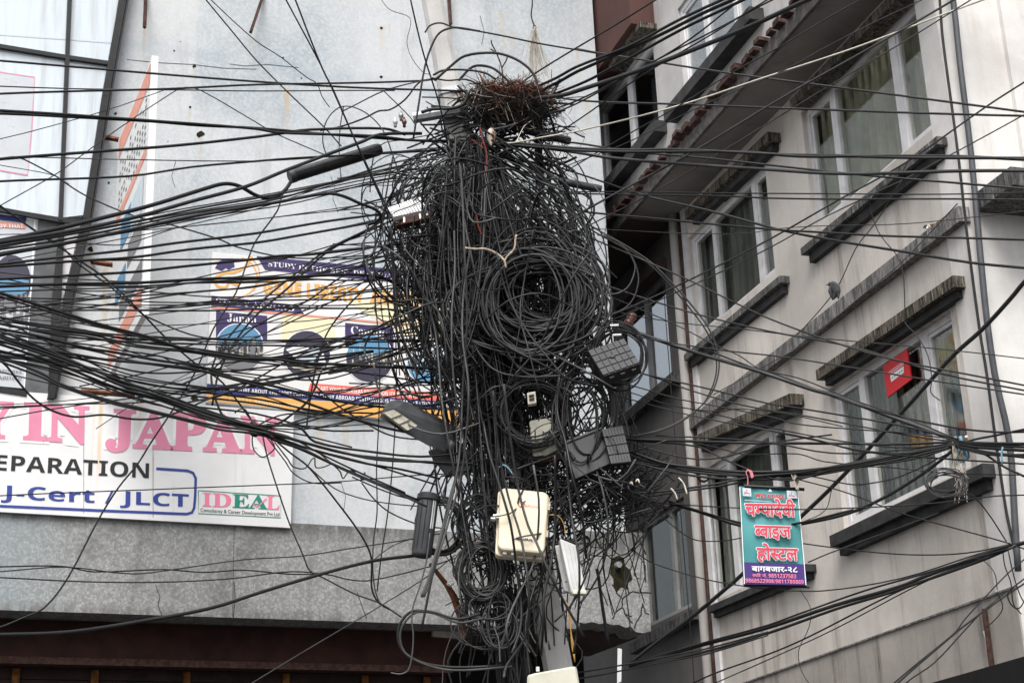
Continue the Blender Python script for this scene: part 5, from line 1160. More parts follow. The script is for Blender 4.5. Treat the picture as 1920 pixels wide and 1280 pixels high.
'right level': """
7 11.8 9.8 k|840,262 960,268 1080,277 1180,280 1255,280 1455,290 1560,292 1700,297 1920,296 1950,296
7 11.8 9.8 k|840,266 960,272 1080,281 1180,284 1255,285 1400,286 1500,294 1615,294 1800,293 1920,298 1950,298
8 11.8 9.8 g|900,270 1000,276 1080,286 1140,295 1280,306 1440,318 1540,325 1640,326 1790,322 1920,321 1950,321
5 11.8 10 k|1000,262 1080,268 1180,283 1295,293 1440,310 1505,317 1640,331 1780,343 1920,354 1950,357
4 11.8 12 k|1000,300 1080,324 1187,359 1225,370
3 11.8 10 k|980,360 1080,360 1300,362 1560,364 1760,363 1920,360 1950,360
4 11.8 10 k|980,363 1080,364 1220,366 1355,368 1440,371 1560,372 1760,373 1920,375 1950,375
6 11.9 10 k|1187,359 1225,370 1330,395 1455,430 1540,447 1690,472 1815,492 1920,501 1950,504
5 11.8 10 k|1060,392 1105,399 1230,410 1330,420 1455,430 1540,434 1665,442 1920,450 1950,452
2 11.8 10.2 f|1100,428 1140,430 1305,437 1405,437 1455,430 1540,424 1665,422 1740,417 1920,395 1950,391
4 11.7 10 k|1060,420 1095,440 1180,477 1305,532 1362,560 1440,597 1545,635 1665,670 1800,698 1920,722 1950,728
4 11.7 10 k|1100,520 1145,537 1225,565 1315,592 1440,621 1602,652 1765,700 1920,730 1950,736
2.5 11.7 10 k|1150,582 1187,590 1280,605 1370,615 1495,630 1600,640 1760,655 1920,672 1950,676
3 11.7 10.2 k|1130,550 1170,567 1270,610 1340,645 1385,665 1425,692 1500,710 1600,750 1700,785 1790,822
3.5 11.6 10.2 k|1150,610 1182,625 1245,640 1370,659 1470,670 1600,690 1760,716 1920,739 1950,744
8.5 11.6 10.6 g|1150,608 1177,617 1260,645 1345,672 1425,697 1520,730 1565,742 1665,780 1730,803 1797,826
4.5 11.6 10 k|1320,655 1425,694 1440,697 1520,726 1590,752 1690,780 1790,802 1865,810 1920,810 1950,808
4 11.6 10.4 k|1170,690 1207,700 1340,732 1440,757 1495,765 1615,785 1700,800 1797,822
3.5 11.6 10.4 k|1180,695 1220,705 1295,732 1395,760 1520,780 1652,805 1740,822 1797,828
3 11.6 10.4 k|1150,716 1182,722 1270,747 1345,760 1445,780 1495,795 1600,805 1700,812 1797,826
2.5 11.6 10.6 k|1140,726 1170,732 1260,760 1345,770 1382,765 1470,775 1580,800
3 11.6 10.4 k|1140,738 1170,745 1295,777 1420,802 1520,822 1600,842 1700,850 1797,832
3 11.6 10.4 k|1260,760 1325,772 1445,800 1600,830 1700,840 1797,830
4 11.5 11.5 g|1100,420 1130,437 1175,462 1220,492 1255,525 1292,565 1330,617 1347,665 1347,700 1337,732 1320,757 1290,780 1245,802 1182,817 1170,812
3.5 11.5 11.5 g|1105,428 1135,445 1178,468 1222,500 1252,530 1288,572 1325,622 1342,668 1342,702 1331,735 1314,762 1284,786 1240,808 1180,822
4 11.5 11.5 g|1120,440 1137,445 1167,460 1190,495 1187,520 1175,540 1152,550 1130,548
4 11.5 11.5 g|1150,455 1180,475 1197,517 1192,550 1180,570 1162,582 1140,590
6 11.5 10.8 k|1150,815 1170,822 1270,827 1370,830 1440,831 1600,832 1665,832 1797,826
6.5 11.5 10.8 k|1150,835 1182,845 1245,867 1305,877 1370,884 1445,885 1515,882 1590,872 1690,850 1797,829
6 11.5 10.8 k|1160,850 1250,872 1310,885 1380,891 1450,891 1520,887 1600,875 1700,853 1797,831
5.5 11.5 10.8 k|1170,860 1245,880 1330,894 1420,899 1495,896 1545,888 1600,878 1700,858 1797,833
5 11.5 10.8 k|1140,930 1200,922 1260,918 1345,907 1420,893 1500,886 1600,868 1700,848 1797,828
4.5 11.5 10.8 k|1180,935 1260,922 1345,912 1440,896 1545,884 1640,872 1715,860 1797,834
5 11.5 10.8 k|1190,868 1260,876 1360,888 1470,893 1560,884 1650,864 1720,848 1797,832
4 11.5 10.8 k|1160,820 1180,825 1307,837 1357,860 1407,880 1445,895 1490,900 1560,880 1640,862 1797,834
3.5 11.5 11 k|1150,825 1177,830 1270,855 1310,860 1357,855 1407,842 1470,827 1560,815
2.6 11.4 10.8 k|1300,830 1352,842 1395,852 1495,851 1545,865 1640,868 1797,835
3.5 11.4 10.6 k|1230,815 1330,820 1440,830 1560,850 1680,845 1797,830
7 10.8 9.8 k|1780,824 1797,826 1840,830 1920,833 1960,835
7 10.8 9.8 k|1780,830 1797,831 1840,838 1920,845 1960,848
7 10.8 9.8 k|1780,834 1797,836 1850,846 1920,856 1960,862
6 10.8 9.8 k|1780,828 1797,829 1860,836 1920,839 1960,841
6 10.8 9.8 g|1780,835 1797,838 1850,850 1920,851 1960,851
5 10.8 9.8 k|1790,833 1845,850 1877,870 1920,892 1950,908
5 10.8 9.8 k|1797,830 1830,822 1870,816 1920,806 1950,800
9 10.6 13.6 k|1950,500 1920,530 1895,560 1840,620 1790,665 1715,747 1665,800 1615,855 1552,920 1502,967 1440,1025 1392,1077 1345,1117 1292,1160 1230,1205 1180,1244
7 10.8 11.8 k|1797,834 1765,862 1715,897 1640,940 1580,965 1505,982 1450,990 1386,985 1315,961 1255,942
5 10.9 11.8 k|1600,955 1505,978 1440,984 1386,979 1307,957 1250,938
3 9.8 11.7 k|1950,924 1920,927 1865,930 1765,942 1640,951 1502,956 1390,952 1270,944 1220,940
3 9.8 11.5 k|1930,1030 1890,1017 1790,990 1690,962 1590,925 1502,901 1440,885
3 10.8 11.3 k|1797,840 1690,892 1627,905 1590,906 1527,894 1480,890
2.5 9.8 11.3 k|1950,891 1920,891 1765,887 1640,875 1540,880
4 9.8 11.5 k|1950,874 1920,870 1765,860 1615,847 1540,827 1440,805 1380,790
3 10.5 11.4 k|1902,1019 1815,1036 1730,1040 1640,1034 1507,1017 1480,1012
3 10.5 11.7 k|1890,1022 1827,1040 1690,1082 1540,1106 1440,1104 1395,1099 1320,1085 1222,1055 1185,1030
2.5 11.7 11.8 k|1390,1007 1357,1014 1310,1014 1280,1000 1240,967 1210,940
3 11 11.2 k|1760,960 1567,1032 1515,1055
2 11.3 11.3 k|1565,900 1560,915 1547,955 1505,977
8 9.8 11.8 k|1950,1008 1902,1020 1877,1027 1830,1045 1735,1080 1690,1100 1565,1135 1440,1175 1322,1206 1180,1246
6 9.8 11.8 k|1905,1022 1850,1045 1735,1086 1665,1112 1565,1143 1440,1187 1322,1222 1180,1252
4 9.8 11.8 k|1900,1024 1840,1042 1730,1077 1620,1108 1500,1150 1440,1172 1322,1203 1180,1241
3.5 10 11.8 k|1890,1026 1735,1087 1665,1117 1515,1192 1440,1225 1340,1262 1290,1285
2.5 10 11.8 k|1880,1028 1735,1090 1565,1177 1440,1235 1330,1285
3.5 11 11.9 k|1440,1190 1322,1226 1236,1241 1130,1262 1080,1272
3.5 11 11.9 k|1440,1182 1322,1216 1236,1234 1120,1255 1075,1262
3 9.9 11.5 k|1660,1300 1675,1280 1790,1187 1810,1160 1890,1075 1930,1040
4 9.9 11.5 k|1670,1300 1685,1280 1797,1182 1830,1157 1880,1120 1920,1092 1950,1075
3 10 11.5 k|1695,1300 1697,1280 1752,1240 1810,1180 1850,1140 1920,1085
3 9.9 10.3 k|1797,930 1820,927 1852,962 1887,1015
2 9.9 10.4 k|1830,1045 1845,1052 1865,1075 1870,1105
2.5 9.9 10 k|1880,1030 1884,1060 1895,1090 1900,1130 1915,1150
2.5 9.9 10 k|1890,1030 1900,1075 1915,1120 1930,1140
3 9.9 10 k|1920,1085 1890,1110 1895,1130 1910,1140 1925,1120
2.5 9.9 10 k|1870,1110 1880,1140 1862,1165 1848,1175
""",
'wall': """
""",
}
SHEATH = dict(k='cable', g='cable2', f='cable3', p='cable4', w='white_wire')
def ordn(n):
    return {1: 'first', 2: 'second', 3: 'third', 4: 'fourth', 5: 'fifth', 6: 'sixth', 7: 'seventh', 8: 'eighth', 9: 'ninth', 10: 'tenth'}.get(n, '%d%s' % (n, 'th' if 10 < n % 100 < 14 else {1: 'st', 2: 'nd', 3: 'rd'}.get(n % 10, 'th')))
WHERE = {'left': ('strung left from the pole', 'cables strung left of the pole'), 'knot': ('through the knot over the pink letters', 'cables through the left knot'), 'low left': ('low across the pebble-dashed band', 'cables low on the left'),
         'top': ('dropping onto the pole head', 'cables at the pole head'), 'right upper': ('rising right past the eaves', 'cables rising to the right'), 'right level': ('running right past the plaster windows', 'cables running right of the pole')}
NCAB = 0
def thick_word(w): return 'hair-thin' if w < 2.55 else 'thin' if w < 3.6 else 'medium' if w < 5.6 else 'thick' if w < 7.6 else 'very thick'
def cable(pts3, r, mt, label, group, n=6, name='cable'):
    global NCAB
    NCAB += 1; m = MB(); m.tube(pts3, r, n); return solo(name, m, MAT[mt], label, 'cable', group, True)
RG = random.Random(31)
for i in range(17):                      # thin slack wires crossing the posters
    xa = RG.uniform(680, 830); ya = RG.uniform(430, 760); xb = RG.choice((-30, -30, RG.uniform(60, 420))); yb = RG.uniform(500, 780) if xb < 0 else RG.uniform(560, 800); sg = RG.uniform(8, 46)
    SPANS['left'] += '\n%.1f %.2f %.2f %s|' % (RG.choice((1.9, 2.2, 2.5, 3)), RG.uniform(10.6, 11.6), RG.uniform(11.6, 12), RG.choice('kkkg')) + ' '.join('%d,%d' % (xb + (xa - xb) * s, yb + (ya - yb) * s + sg * 4 * s * (1 - s) + RG.gauss(0, 4)) for s in (0, .2, .4, .6, .8, 1))
for i in range(13):                      # the sheaf of drop wires fanning in low from the left
    a = RG.uniform(585, 690); b = 632 + (a - 585) * 1.45 + RG.uniform(-14, 14); c = b + RG.uniform(10, 60) - (30 if a < 620 else 0); w_ = RG.choice((2.6, 3, 3.6, 4.2))
    SPANS['left'] += '\n%.1f %.2f 11.8 k|-30,%d 60,%d 160,%d 260,%d 370,%d 480,%d 600,%d 700,%d' % (w_, RG.uniform(9.8, 10.8), a - 5, a + 12, a + (b - a) * .42, a + (b - a) * .7 + 6, b, b + 14, b + (c - b) * .7 + 8, c - RG.uniform(0, 30))
for sec, txt in SPANS.items():
    rows = []
    for ln in txt.split('\n'):
        if '|' not in ln: continue
        a, b = ln.split('|'); wd, ya, yb, sh = a.split(); pts = [tuple(map(float, q.split(','))) for q in b.split()]
        rows.append((float(wd), float(ya), float(yb), sh, pts))
    def keyf(r): return (min(r[4], key=lambda q: q[0])[1] if 'left' in sec or sec == 'knot' else max(r[4], key=lambda q: q[0])[1]) if sec != 'top' else min(q[1] for q in r[4])
    rows.sort(key=keyf)
    cnt = {}
    tot = {}
    for r in rows: k = (thick_word(r[0]), r[3]); tot[k] = tot.get(k, 0) + 1
    for wd, ya, yb, sh, pts in rows:
        k = (thick_word(wd), sh); num = rows.index((wd, ya, yb, sh, pts)) + 1
        colr = {'k': 'black', 'g': 'dark grey', 'f': 'faded grey', 'w': 'white'}[sh]
        lab = '%s %s cable %s' % (k[0], colr, WHERE[sec][0])
        if tot[k] > 1: lab += ', ' + ordn(num) + ' from the top'
        P = pix3(pts, ya, yb)
        for e, (i0, i1) in ((0, (0, 1)), (1, (-1, -2))):         # cables that leave the picture run on to the next pole
            x, y = pts[i0]
            if x < -15 or x > 1925 or y < -12:
                d = P[i0] - P[i1]; d = d / np.linalg.norm(d); ext = [P[i0] + d * 2.2 + [0, 0, .02], P[i0] + d * 5 + [0, 0, .12]]
                P = np.vstack([P] + ext) if e else np.vstack(ext[::-1] + [P])
        P = spline(P, .12, 4, 12)
        # slight kinks and sag irregularity, as in old drop wires
        k3 = len(P); q = np.linspace(0, k3 / 9.0, k3); ph = RG.uniform(0, 6)
        P = P + np.outer(np.sin(q * 1.7 + ph) * .004 + np.sin(q * 4.1 + ph * 2) * .002, [0, 0, 1.0])
        cable(P, PXM(wd, (ya + yb) / 2) / 2 * .92, SHEATH[sh], lab, WHERE[sec][1], 8 if wd > 6 else 6)
# cables fixed along the plaster walls
def on_plane(pl, pts, n, wd, mt, label, sag=0):
    P = spline(np.array([pl.hit(x, y, n) for x, y in pts]), .15, 3, 10); cable(P, PXM(wd, 13.5) / 2, mt, label, 'cables fixed on the plaster wall')
on_plane(W2, [(1757, -40), (1762, 0), (1767, 67), (1790, 240), (1800, 320), (1812, 430), (1837, 620), (1850, 700), (1867, 825), (1887, 960), (1900, 1020), (1908, 1070)], .03, 5.5, 'cable', 'black cable running down the corner of the plaster building beside the downpipe')
on_plane(W2, [(1795, 382), (1690, 492), (1615, 555), (1537, 620), (1507, 645), (1432, 687), (1337, 740)], .115, 2.6, 'cable4', 'pale cable draped along the long cement ledge')
on_plane(W2, [(1702, 302), (1690, 325), (1632, 375), (1647, 435), (1690, 495), (1697, 592), (1697, 605), (1720, 630), (1740, 667), (1747, 710), (1745, 735), (1762, 750)], .16, 2.3, 'cable2', 'thin grey cable dangling past the upper sill to the grilled window')
on_plane(W2, [(1690, 340), (1667, 377), (1640, 420), (1605, 465), (1575, 530), (1555, 560), (1505, 617), (1490, 630)], .55, 2.3, 'cable2', 'thin wire on which the dark pigeon perches')
on_plane(W2, [(1500, 1105), (1520, 1140), (1517, 1175), (1497, 1220), (1502, 1255), (1530, 1300)], .1, 2, 'cable2', 'hair-thin wire hanging below the hostel banner')
on_plane(W2, [(1242, 430), (1246, 560), (1256, 700), (1268, 850), (1280, 1010), (1296, 1200), (1302, 1290)], .16, 2.6, 'cable', 'black cable running down the pale downpipe')

# ------------------------------------------------------------------ coils of spare cable
def coil(cx, cy, rx, ry, turns, wd, Y, label, mt, jit=.06, squash=0, cat='cable coil', per=26, dY=.07):
    t = thing('cable_coil', label, cat, at(cx, cy + ry, Y), 'coils of spare cable')
    rr = random.Random(int(cx * 7 + cy)); ph = rr.uniform(0, 6); k = 0
    for s in range(0, turns, 2):
        P = []
        n_t = min(2, turns - s); ox, oy, sx_, sy_ = rr.gauss(0, rx * jit), rr.gauss(0, ry * jit), rr.gauss(1, jit * 1.3), rr.gauss(1, jit * 1.3)
        yo = rr.uniform(-dY, dY); drift = rr.uniform(-.5, .5); ph += rr.uniform(0, 6)
        for i in range(per * n_t + 1):
            a = ph + 2 * math.pi * i / per; q = 1 + .03 * math.sin(a * .5 + drift) + jit * .4 * math.sin(1.5 * a + k)
            P.append(at(cx + ox + drift * 3 * i / per + rx * sx_ * q * math.cos(a), cy + oy + ry * sy_ * q * math.sin(a), Y + yo + .03 * math.sin(a * .7 + k)))
        m = MB(); m.tube(spline(np.array(P), .05, 1, 2), PXM(wd * rr.uniform(.85, 1.15), Y) / 2, 6); build('turn', m, MAT[mt if rr.random() < .75 else 'cable2'], t, smooth=True); k += 1
    return t
coil(1010, 560, 96, 88, 28, 4.8, 11.25, 'big dark coil of thick cable looped at the middle of the tangle', 'cable2', .15, dY=.16)
coil(1004, 548, 80, 70, 14, 4.6, 11.22, 'inner ring of thick cable lying against the big coil', 'cable2', .15, dY=.1)
coil(1030, 545, 58, 52, 12, 4, 11.4, 'small dark coil seen through the middle of the big coil', 'cable', .12, dY=.1)
coil(1014, 566, 112, 104, 6, 4.4, 11.3, 'loose outer ring of cable around the big coil', 'cable', .13)
coil(1160, 668, 46, 58, 10, 3.4, 11.3, 'narrow coil hanging behind the gridded fibre box', 'cable', .07)
coil(1000, 770, 56, 66, 26, 3.2, 11.35, 'round coil of thin cable below the big coil', 'cable', .10, dY=.12)
coil(1092, 775, 52, 84, 24, 3.2, 11.4, 'tall bundle of looped thin cable right of the round coil', 'cable', .11, dY=.12)
coil(900, 1070, 38, 44, 26, 2.6, 11.45, 'small matted coil left of the beige junction box', 'cable2', .12, dY=.08)
coil(928, 1152, 34, 40, 20, 3, 11.5, 'short fanned coil of cable below the beige box', 'cable2', .24, dY=.12)
coil(830, 985, 42, 46, 8, 4, 11.6, 'loose coil looped behind the grey canister', 'cable', .10)
coil(900, 985, 38, 50, 14, 2.8, 11.55, 'dense small coil between canister and junction box', 'cable', .13, dY=.1)
coil(1320, 890, 12, 12, 6, 2.4, 11.4, 'tiny coil wound on the right cable bundle', 'cable2', .1)
coil(1780, 905, 32, 18, 8, 2.2, 10.6, 'grey tangled coil lying on the dark window sill', 'cable3', .16, dY=.08)
# strings tied at the right-hand knot
m = MB(); rr = random.Random(77)
for i in range(16): m.tube(spline(pix3([(1795 + rr.uniform(-8, 8), 822), (1795 + rr.uniform(-10, 10), 845), (1797 + rr.uniform(-12, 14), 870), (1802 + rr.uniform(-16, 14), rr.uniform(890, 945))], 10.75 + rr.uniform(-.03, .03)), .05, 2, 4), .0028, 4)
kn = thing('tie_strings', 'pale frayed strings tied round the right-hand cable knot', 'string', at(1797, 900, 10.75)); o = build('strand_mass', m, MAT['string'], kn); o['kind'] = 'stuff'
m = MB(); m.tube(spline(pix3([(1790, 818), (1797, 832), (1806, 842), (1812, 852), (1806, 866)], 10.7), .04), .010, 6); m.tube(spline(pix3([(1800, 818), (1803, 832), (1798, 846)], 10.7), .04), .012, 6); build('blue_strip', m, MAT['blue'], kn, smooth=True)
m = MB(); m.ball(at(1812, 819, 10.7), .012, n=8, m=5); build('white_tag', m, MAT['white_plastic'], kn)
m = MB(); m.tube(spline(pix3([(1880, 838), (1878, 850), (1879, 870)], 10.0), .04), .007, 5); solo('blue_ribbon', m, MAT['blue'], 'short blue ribbon tied near the right end of the bundle', 'ribbon', smooth=True)
m = MB(); m.tube(spline(pix3([(472, 790), (480, 797), (486, 806), (478, 815), (470, 808), (478, 798), (487, 812)], 11.1), .03), PXM(5, 11.1), 6); solo('cable_knot', m, MAT['cable'], 'dark wire knot binding the left bundle over the pink letters', 'knot', smooth=True)
m = MB()
for P in ([(1272, 895), (1281, 905), (1286, 918), (1288, 926)], [(1258, 915), (1266, 925), (1270, 936)], [(1180, 908), (1184, 903), (1186, 910)], [(1192, 903), (1196, 898), (1199, 906)]): m.tube(spline(pix3(P, 11.3), .03), .006, 5)
solo('pale_strip', m, MAT['string'], 'pale torn strips caught in the thicket right of the pole', 'string', smooth=True)
for (P, mt, nm, lb) in (([(1062, 1128), (1066, 1150), (1070, 1180), (1072, 1210), (1078, 1240)], 'copper', 'copper_wire', 'bare orange copper wires hanging by the white terminal box'), ([(1030, 965), (1045, 966), (1052, 972), (1058, 985), (1060, 1005)], 'copper', 'copper_wire', 'thin yellow wire linking the beige box to the white one'), ([(935, 876), (945, 871), (955, 880), (962, 890)], 'blue', 'blue_lead', 'short blue-green lead where the lamp arm meets the pole')):
    m = MB()
    for d in ((0, 2, 4) if nm == 'copper_wire' and P[0][1] > 1100 else (0,)): m.tube(spline(pix3([(x + d * (i % 2), y) for i, (x, y) in enumerate(P)], 11.25), .04), .0035, 5)
    solo(nm, m, MAT[mt], lb, 'wire', None, True)

# ------------------------------------------------------------------ the tangle round the pole
RT = random.Random(2024)
def xl(y): return np.interp(y, [260, 330, 400, 520, 600, 700, 800, 900, 1000, 1100, 1200, 1300], [800, 738, 728, 775, 808, 832, 845, 850, 855, 862, 890, 905])
def xr(y): return np.interp(y, [260, 330, 400, 520, 600, 700, 800, 900, 1000, 1100, 1200, 1300], [1020, 1070, 1095, 1130, 1145, 1160, 1165, 1190, 1125, 1080, 1065, 1060])
def core(y): return np.interp(y, [260, 500, 800, 1000, 1300], [890, 915, 945, 955, 985])
STR = []
def add(P, wd, Y, mt): STR.append((P, wd, Y, mt))
def pickm():
    q = RT.random(); return 'cable' if q < .52 else 'cable2' if q < .82 else 'cable3'
def wd_(): return RT.choice((2.2, 2.6, 3, 3, 3.5, 4, 5))
def sh(y): return 13 + 39 * min(1, max(0, (y - 262) / 170.0))          # the mass widens below the hub
# hanging strands down the core, gathered at the hub and sagging apart below it
for i in range(215):
    y0 = RT.uniform(250, 400); y1 = RT.uniform(640, 1240) if RT.random() < .7 else RT.uniform(480, 800); a = RT.gauss(0, 1); b = a * RT.uniform(.4, 1.5) + RT.gauss(0, .35); x = core(y0) + a * sh(y0); P = []
    for j in range(5):
        s = j / 4; y = y0 + (y1 - y0) * s; k = a + (b - a) * math.sin(math.pi * s * .8); P.append((core(y) + k * (sh(y) - 14 * max(0, s - .6)) + RT.gauss(0, 5), y))
    add(P, wd_(), 11.95 + RT.uniform(-.55, .35), pickm())
# loops that leave the hub, swing out and fall back to the core
for i in range(190):
    left = RT.random() < .6; ya = RT.uniform(255, 330) if RT.random() < .55 else RT.uniform(330, 620); yb = min(ya + RT.uniform(150, 520), 1080); ym = ya + (yb - ya) * RT.uniform(.4, .65)
    side_ = (xl(ym) + RT.choice((RT.uniform(-30, 30), RT.uniform(0, 60), RT.uniform(40, 110)))) if left else (xr(ym) - RT.uniform(-15, 75) * (1.5 if ym < 480 else 1)); xa = core(ya) + RT.gauss(0, .8) * sh(ya) + (-25 if left else 25); xb = core(yb) + RT.gauss(0, 40)
    d = side_ - xa
    P = [(xa, ya), (xa + d * .45, ya + (ym - ya) * RT.uniform(.16, .34)), (xa + d * .88, ya + (ym - ya) * .66), (side_, ym + 12), (side_ + (xb - side_) * .3, ym + (yb - ym) * .62), (xb, yb)]
    add(P, wd_(), 11.9 + RT.uniform(-.5, .35), pickm())
# slack U bends hung from the upper hub
for i in range(90):
    xa = 900 + RT.gauss(0, 50); xb = xa + RT.choice((-1, 1)) * RT.uniform(40, 170); xb = min(max(xb, 735), 1095); ya = 262 + abs(xa - 900) * .9 + RT.uniform(0, 90); yb = 270 + abs(xb - 900) * .95 + RT.uniform(0, 90); d = RT.uniform(60, 330)
    P = [(xa, ya), (xa + (xb - xa) * .1, ya + d * .6), (xa + (xb - xa) * .5, max(ya, yb) + d), (xb - (xb - xa) * .1, yb + d * .6), (xb, yb)]
    add(P, wd_(), 11.7 + RT.uniform(-.45, .3), pickm())
# drop wires feeding in from the left and curling down into the mass
for i in range(42):
    ya = RT.uniform(290, 760); xa = RT.uniform(600, 760); xb = core(ya) + RT.uniform(-80, 0); yb = ya + RT.uniform(-70, 30)
    add([(xa, ya + RT.uniform(-10, 30)), (xa + (xb - xa) * .55, (ya + yb) / 2 + RT.uniform(-10, 30)), (xb, yb), (xb + 38, yb + 40), (xb + 48, yb + RT.uniform(90, 200))], RT.choice((2.2, 2.6, 3, 4)), 11.8 + RT.uniform(-.4, .3), pickm())
for i in range(34):
    ya = RT.uniform(265, 420); xa = RT.uniform(985, 1030); xb = RT.uniform(1060, 1125); yb = ya + RT.uniform(60, 200)
    add([(xa, ya), (xa + (xb - xa) * .6, ya + (yb - ya) * .35), (xb, yb), (xb - RT.uniform(0, 15), yb + RT.uniform(40, 90)), (xb - RT.uniform(30, 90), yb + RT.uniform(100, 170))], wd_(), 11.8 + RT.uniform(-.4, .3), pickm())
# wide slack loops, thrown over the mass at every angle
for i in range(112):
    q = RT.random(); cx = RT.uniform(760, 880) if q < .45 else RT.uniform(900, 1070); cy = RT.uniform(335, 660) if q < .45 else RT.uniform(330, 1000); r = RT.uniform(34, 105); e = RT.uniform(.45, 1.25); tl = RT.uniform(-.9, .9); a0 = RT.uniform(0, 6.3); sw = RT.uniform(2.6, 6.0); P = []
    for j in range(10):
        a = a0 + sw * j / 9; rr_ = r * (1 + .18 * math.sin(a * 1.7 + i)); x, y = rr_ * math.cos(a), rr_ * e * math.sin(a); P.append((cx + x * math.cos(tl) - y * math.sin(tl), cy + x * math.sin(tl) + y * math.cos(tl) + 6 * j / 9))
    add(P, RT.choice((2.2, 2.6, 3, 3.5, 4.5)), 11.6 + RT.uniform(-.4, .4), pickm())
# small rings and squiggles
for i in range(130):
    y = RT.uniform(340, 1080); x = RT.uniform(xl(y) + 10, xr(y) - 10); r = RT.uniform(12, 52); a0 = RT.uniform(0, 6.3); sp_ = RT.uniform(2.5, 7); e = RT.uniform(.5, 1.4); n = 8
    add([(x + r * math.cos(a0 + sp_ * j / n) + j * RT.uniform(-2, 2), y + r * e * math.sin(a0 + sp_ * j / n) + RT.gauss(0, 2)) for j in range(n + 1)], RT.choice((2, 2.5, 3, 3.5)), 11.7 + RT.uniform(-.45, .3), pickm())
# thicket on the right, lower down
for i in range(240):
    x = RT.uniform(1040, 1215); y = 908 + RT.gauss(0, 34) + (x - 1130) * .02; th = RT.gauss(.15, .9); L = RT.uniform(50, 170)
    bw = RT.gauss(0, 22)
    P = [(x + math.cos(th) * L * (s - .5) + RT.gauss(0, 3) + bw * math.sin(3.1 * s) * math.sin(th), y + math.sin(th) * L * (s - .5) + RT.gauss(0, 3) + bw * math.sin(3.1 * s) + 18 * (1 - 4 * (s - .5) ** 2)) for s in (0, .25, .5, .75, 1)]
    add(P, RT.choice((1.8, 2.2, 2.6, 3.2)), 11.8 + RT.uniform(-.45, .4), pickm())
for i in range(20):
    x = RT.uniform(1060, 1215); y = RT.uniform(900, 985); add([(x, y), (x + RT.gauss(0, 16), y + RT.uniform(30, 60)), (x + RT.gauss(0, 26), y + RT.uniform(70, 130)), (x + RT.gauss(0, 34), y + RT.uniform(120, 220))], RT.choice((1.8, 2.2, 2.6)), 11.9 + RT.uniform(-.4, .3), pickm())
# black knot of fixings and cable under the nest
for i in range(95):
    x = RT.uniform(825, 1040); y = RT.uniform(195, 310); th = RT.gauss(.2, .8); L = RT.uniform(40, 150)
    add([(x + math.cos(th) * L * (s - .5) + RT.gauss(0, 6), y + math.sin(th) * L * (s - .5) + RT.gauss(0, 6)) for s in (0, .33, .66, 1)], RT.choice((2.6, 3.5, 4.5, 6)), 11.8 + RT.uniform(-.2, .35), 'cable')
# between the lower coils and the foot of the pole
for i in range(44):
    y0 = RT.uniform(960, 1120); x0 = RT.uniform(865, 1050); x1 = min(x0 + RT.gauss(0, 35), 1005 if RT.random() < .75 else 1070); y1 = RT.uniform(1120, 1330)
    add([(x0, y0), (x0 + RT.gauss(0, 14), y0 + (y1 - y0) * .35), (x1 + RT.gauss(0, 14), y0 + (y1 - y0) * .7), (x1, y1)], wd_(), 11.7 + RT.uniform(-.4, .25), RT.choice(('cable', 'cable2', 'cable2', 'cable3')))
for i in range(34):
    x0 = RT.uniform(930, 985); add([(x0, 1100), (x0 + RT.gauss(0, 8), 1180), (x0 + RT.gauss(6, 8), 1250), (x0 + RT.gauss(8, 8), 1340)], RT.choice((3, 4, 5)), 11.9 + RT.uniform(-.2, .15), RT.choice(('cable', 'cable2')))
# dense dark mat close to the pole
for i in range(270):
    y0 = RT.uniform(275, 860); a = RT.gauss(0, .7); x0 = core(y0) + a * sh(y0); th = RT.gauss(1.45, .35); L = RT.uniform(90, 260); c = RT.gauss(0, 16)
    add([(x0, y0), (x0 + math.cos(th) * L * .5 + c, y0 + math.sin(th) * L * .5), (x0 + math.cos(th) * L, y0 + math.sin(th) * L)], RT.choice((2.6, 3, 4)), 12.05 + RT.uniform(-.25, .35), 'cable')
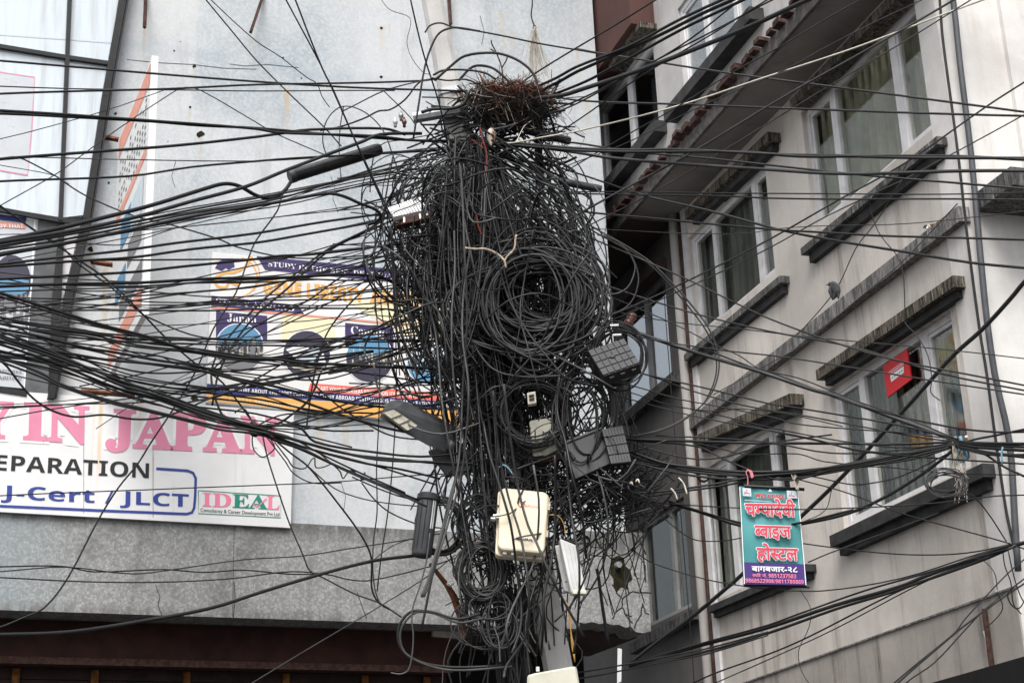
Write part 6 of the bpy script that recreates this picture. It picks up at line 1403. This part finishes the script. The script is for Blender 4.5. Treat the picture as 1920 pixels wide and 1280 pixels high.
# strands that read singly, in front of the boxes and coils
FRONT = """
5 11.0 f|862,300 868,380 872,480 876,600 866,720 862,830 850,930 818,1060 790,1180
5 11.0 g|905,780 918,850 938,920 958,990 968,1060 977,1130 975,1180 960,1230
5 11.0 g|925,740 935,840 952,920 975,1000 988,1080 992,1140 985,1190 950,1240 945,1270
5.5 11.0 g|945,730 958,830 972,910 990,980 1005,1020 1030,1080 1060,1130 1095,1185
5 11.05 g|1040,860 1042,940 1040,1000 1032,1060 1020,1120 1018,1180 1015,1225
5 11.05 g|1060,840 1068,920 1075,990 1085,1060 1085,1130 1082,1180 1076,1220
4 11.1 f|700,680 710,730 760,790 830,822 900,800
4.5 11.0 g|850,420 852,500 848,600 852,720 870,830 880,910
4.5 11.05 f|880,460 868,540 868,640 880,740 872,840 858,930
4 11.1 g|868,300 880,360 892,400 920,420 960,420 985,400 995,370 992,340
4.5 11.1 g|780,300 800,330 840,345 900,338 950,325 990,322 1020,330 1060,360
4 11.0 f|835,290 855,320 868,345 880,400 900,425 930,422
4 11.1 f|720,470 760,500 790,540 812,600 822,680 830,760 845,850 860,920
4 11.1 g|690,500 700,540 730,560 770,550 800,560 830,610 840,700
4 11.0 g|835,560 800,580 760,600 700,615 680,640 690,670 730,690 770,680
3.5 11.1 g|740,300 720,380 710,440 690,480 690,510 710,540 740,555
4 11.2 k|690,420 685,470 688,520 710,550 755,560 780,545
4.5 11.1 f|1000,880 1010,940 1008,1000 1000,1050 970,1120 950,1180 955,1215
5 11.1 k|1050,690 1045,760 1060,830 1072,900 1090,960 1100,1040
4 11.0 f|1000,640 1050,660 1090,690 1120,720 1150,735
5 11.1 g|920,620 960,660 1010,690 1070,712 1130,716
4 11.1 g|860,560 880,620 920,680 980,710 1050,715
4 11.1 g|1110,1050 1095,1090 1070,1130 1040,1160
4 11.2 g|1120,880 1130,930 1140,1000 1130,1060 1100,1110 1085,1130
4 11.2 f|1190,870 1160,900 1080,860 1030,800
3.5 10.95 g|930,470 950,540 985,610 1020,670 1060,720
3 10.95 k|1000,430 985,500 975,580 990,660 1010,740
4 10.95 g|1110,470 1080,520 1040,590 1010,640 960,700
3 10.95 f|905,600 950,575 1010,560 1070,570 1130,600
3.5 11.1 f|1125,870 1145,900 1168,925
"""
FR = []
for ln in FRONT.strip().splitlines():
    a, b = ln.split('|'); wd, Y, sh = a.split(); FR.append(([tuple(map(float, q.split(','))) for q in b.split()], float(wd), float(Y), SHEATH[sh]))
# the largest strands, nearest the camera, are objects of their own; the rest is one mass
STR.sort(key=lambda s: -s[1] / s[2] * sum(math.hypot(a[0] - b[0], a[1] - b[1]) for a, b in zip(s[0][:-1], s[0][1:])))
free = max(0, 300 - NCAB - len(FR))
def strand3(P, Y):
    P3 = pix3(P, Y); k = len(P3); ph = RT.uniform(0, 6)
    P3[:, 1] += .13 * np.sin(np.arange(k) * 1.3 + ph); return spline(P3, .07, 2, 8)
GL = 'loose cables in the tangle round the pole'
USED = {}
def zone_label(P, wd, mt):
    x = sum(p[0] for p in P) / len(P); y = sum(p[1] for p in P) / len(P); w_ = max(p[0] for p in P) - min(p[0] for p in P); h_ = max(p[1] for p in P) - min(p[1] for p in P)
    beside = ('below the nest' if y < 430 else 'by the splice and white rack' if y < 560 and x < 850 else 'over the big coil' if y < 690 and x > 940 else 'left of the big coil' if y < 690 else 'beside the round coil' if y < 850 else 'by the beige box')
    shape = 'hanging nearly straight' if h_ > 2.6 * w_ else 'swinging out to the left' if x < 840 else 'swinging out to the right' if x > 1060 else 'looping slackly' if h_ < 1.2 * w_ else 'drooping'
    lb = '%s %s loose cable %s %s' % (thick_word(wd), {'cable': 'black', 'cable2': 'dark grey', 'cable3': 'faded grey'}.get(mt, 'pale'), shape, beside)
    USED[lb] = USED.get(lb, 0) + 1; return lb
for P, wd, Y, mt in FR: cable(strand3(P, Y), PXM(wd, Y) / 2, mt, zone_label(P, wd, mt), GL)
for P, wd, Y, mt in STR[:free]: cable(strand3(P, Y), PXM(wd, Y) / 2, mt, zone_label(P, wd, mt), GL, 5)
for mt in ('cable', 'cable2', 'cable3'):
    m = MB()
    for P, wd, Y, q in STR[free:]:
        if q == mt: m.tube(strand3(P, Y), PXM(wd, Y) / 2, 4, False)
    o = build('cable_tangle', m, MAT[mt], None, True)
    tag(o, {'cable': 'dense black mass of thin cables matted round the pole', 'cable2': 'dark grey thin cables matted through the tangle round the pole', 'cable3': 'faded grey thin cables matted through the tangle round the pole'}[mt], 'cable tangle', None, 'stuff')
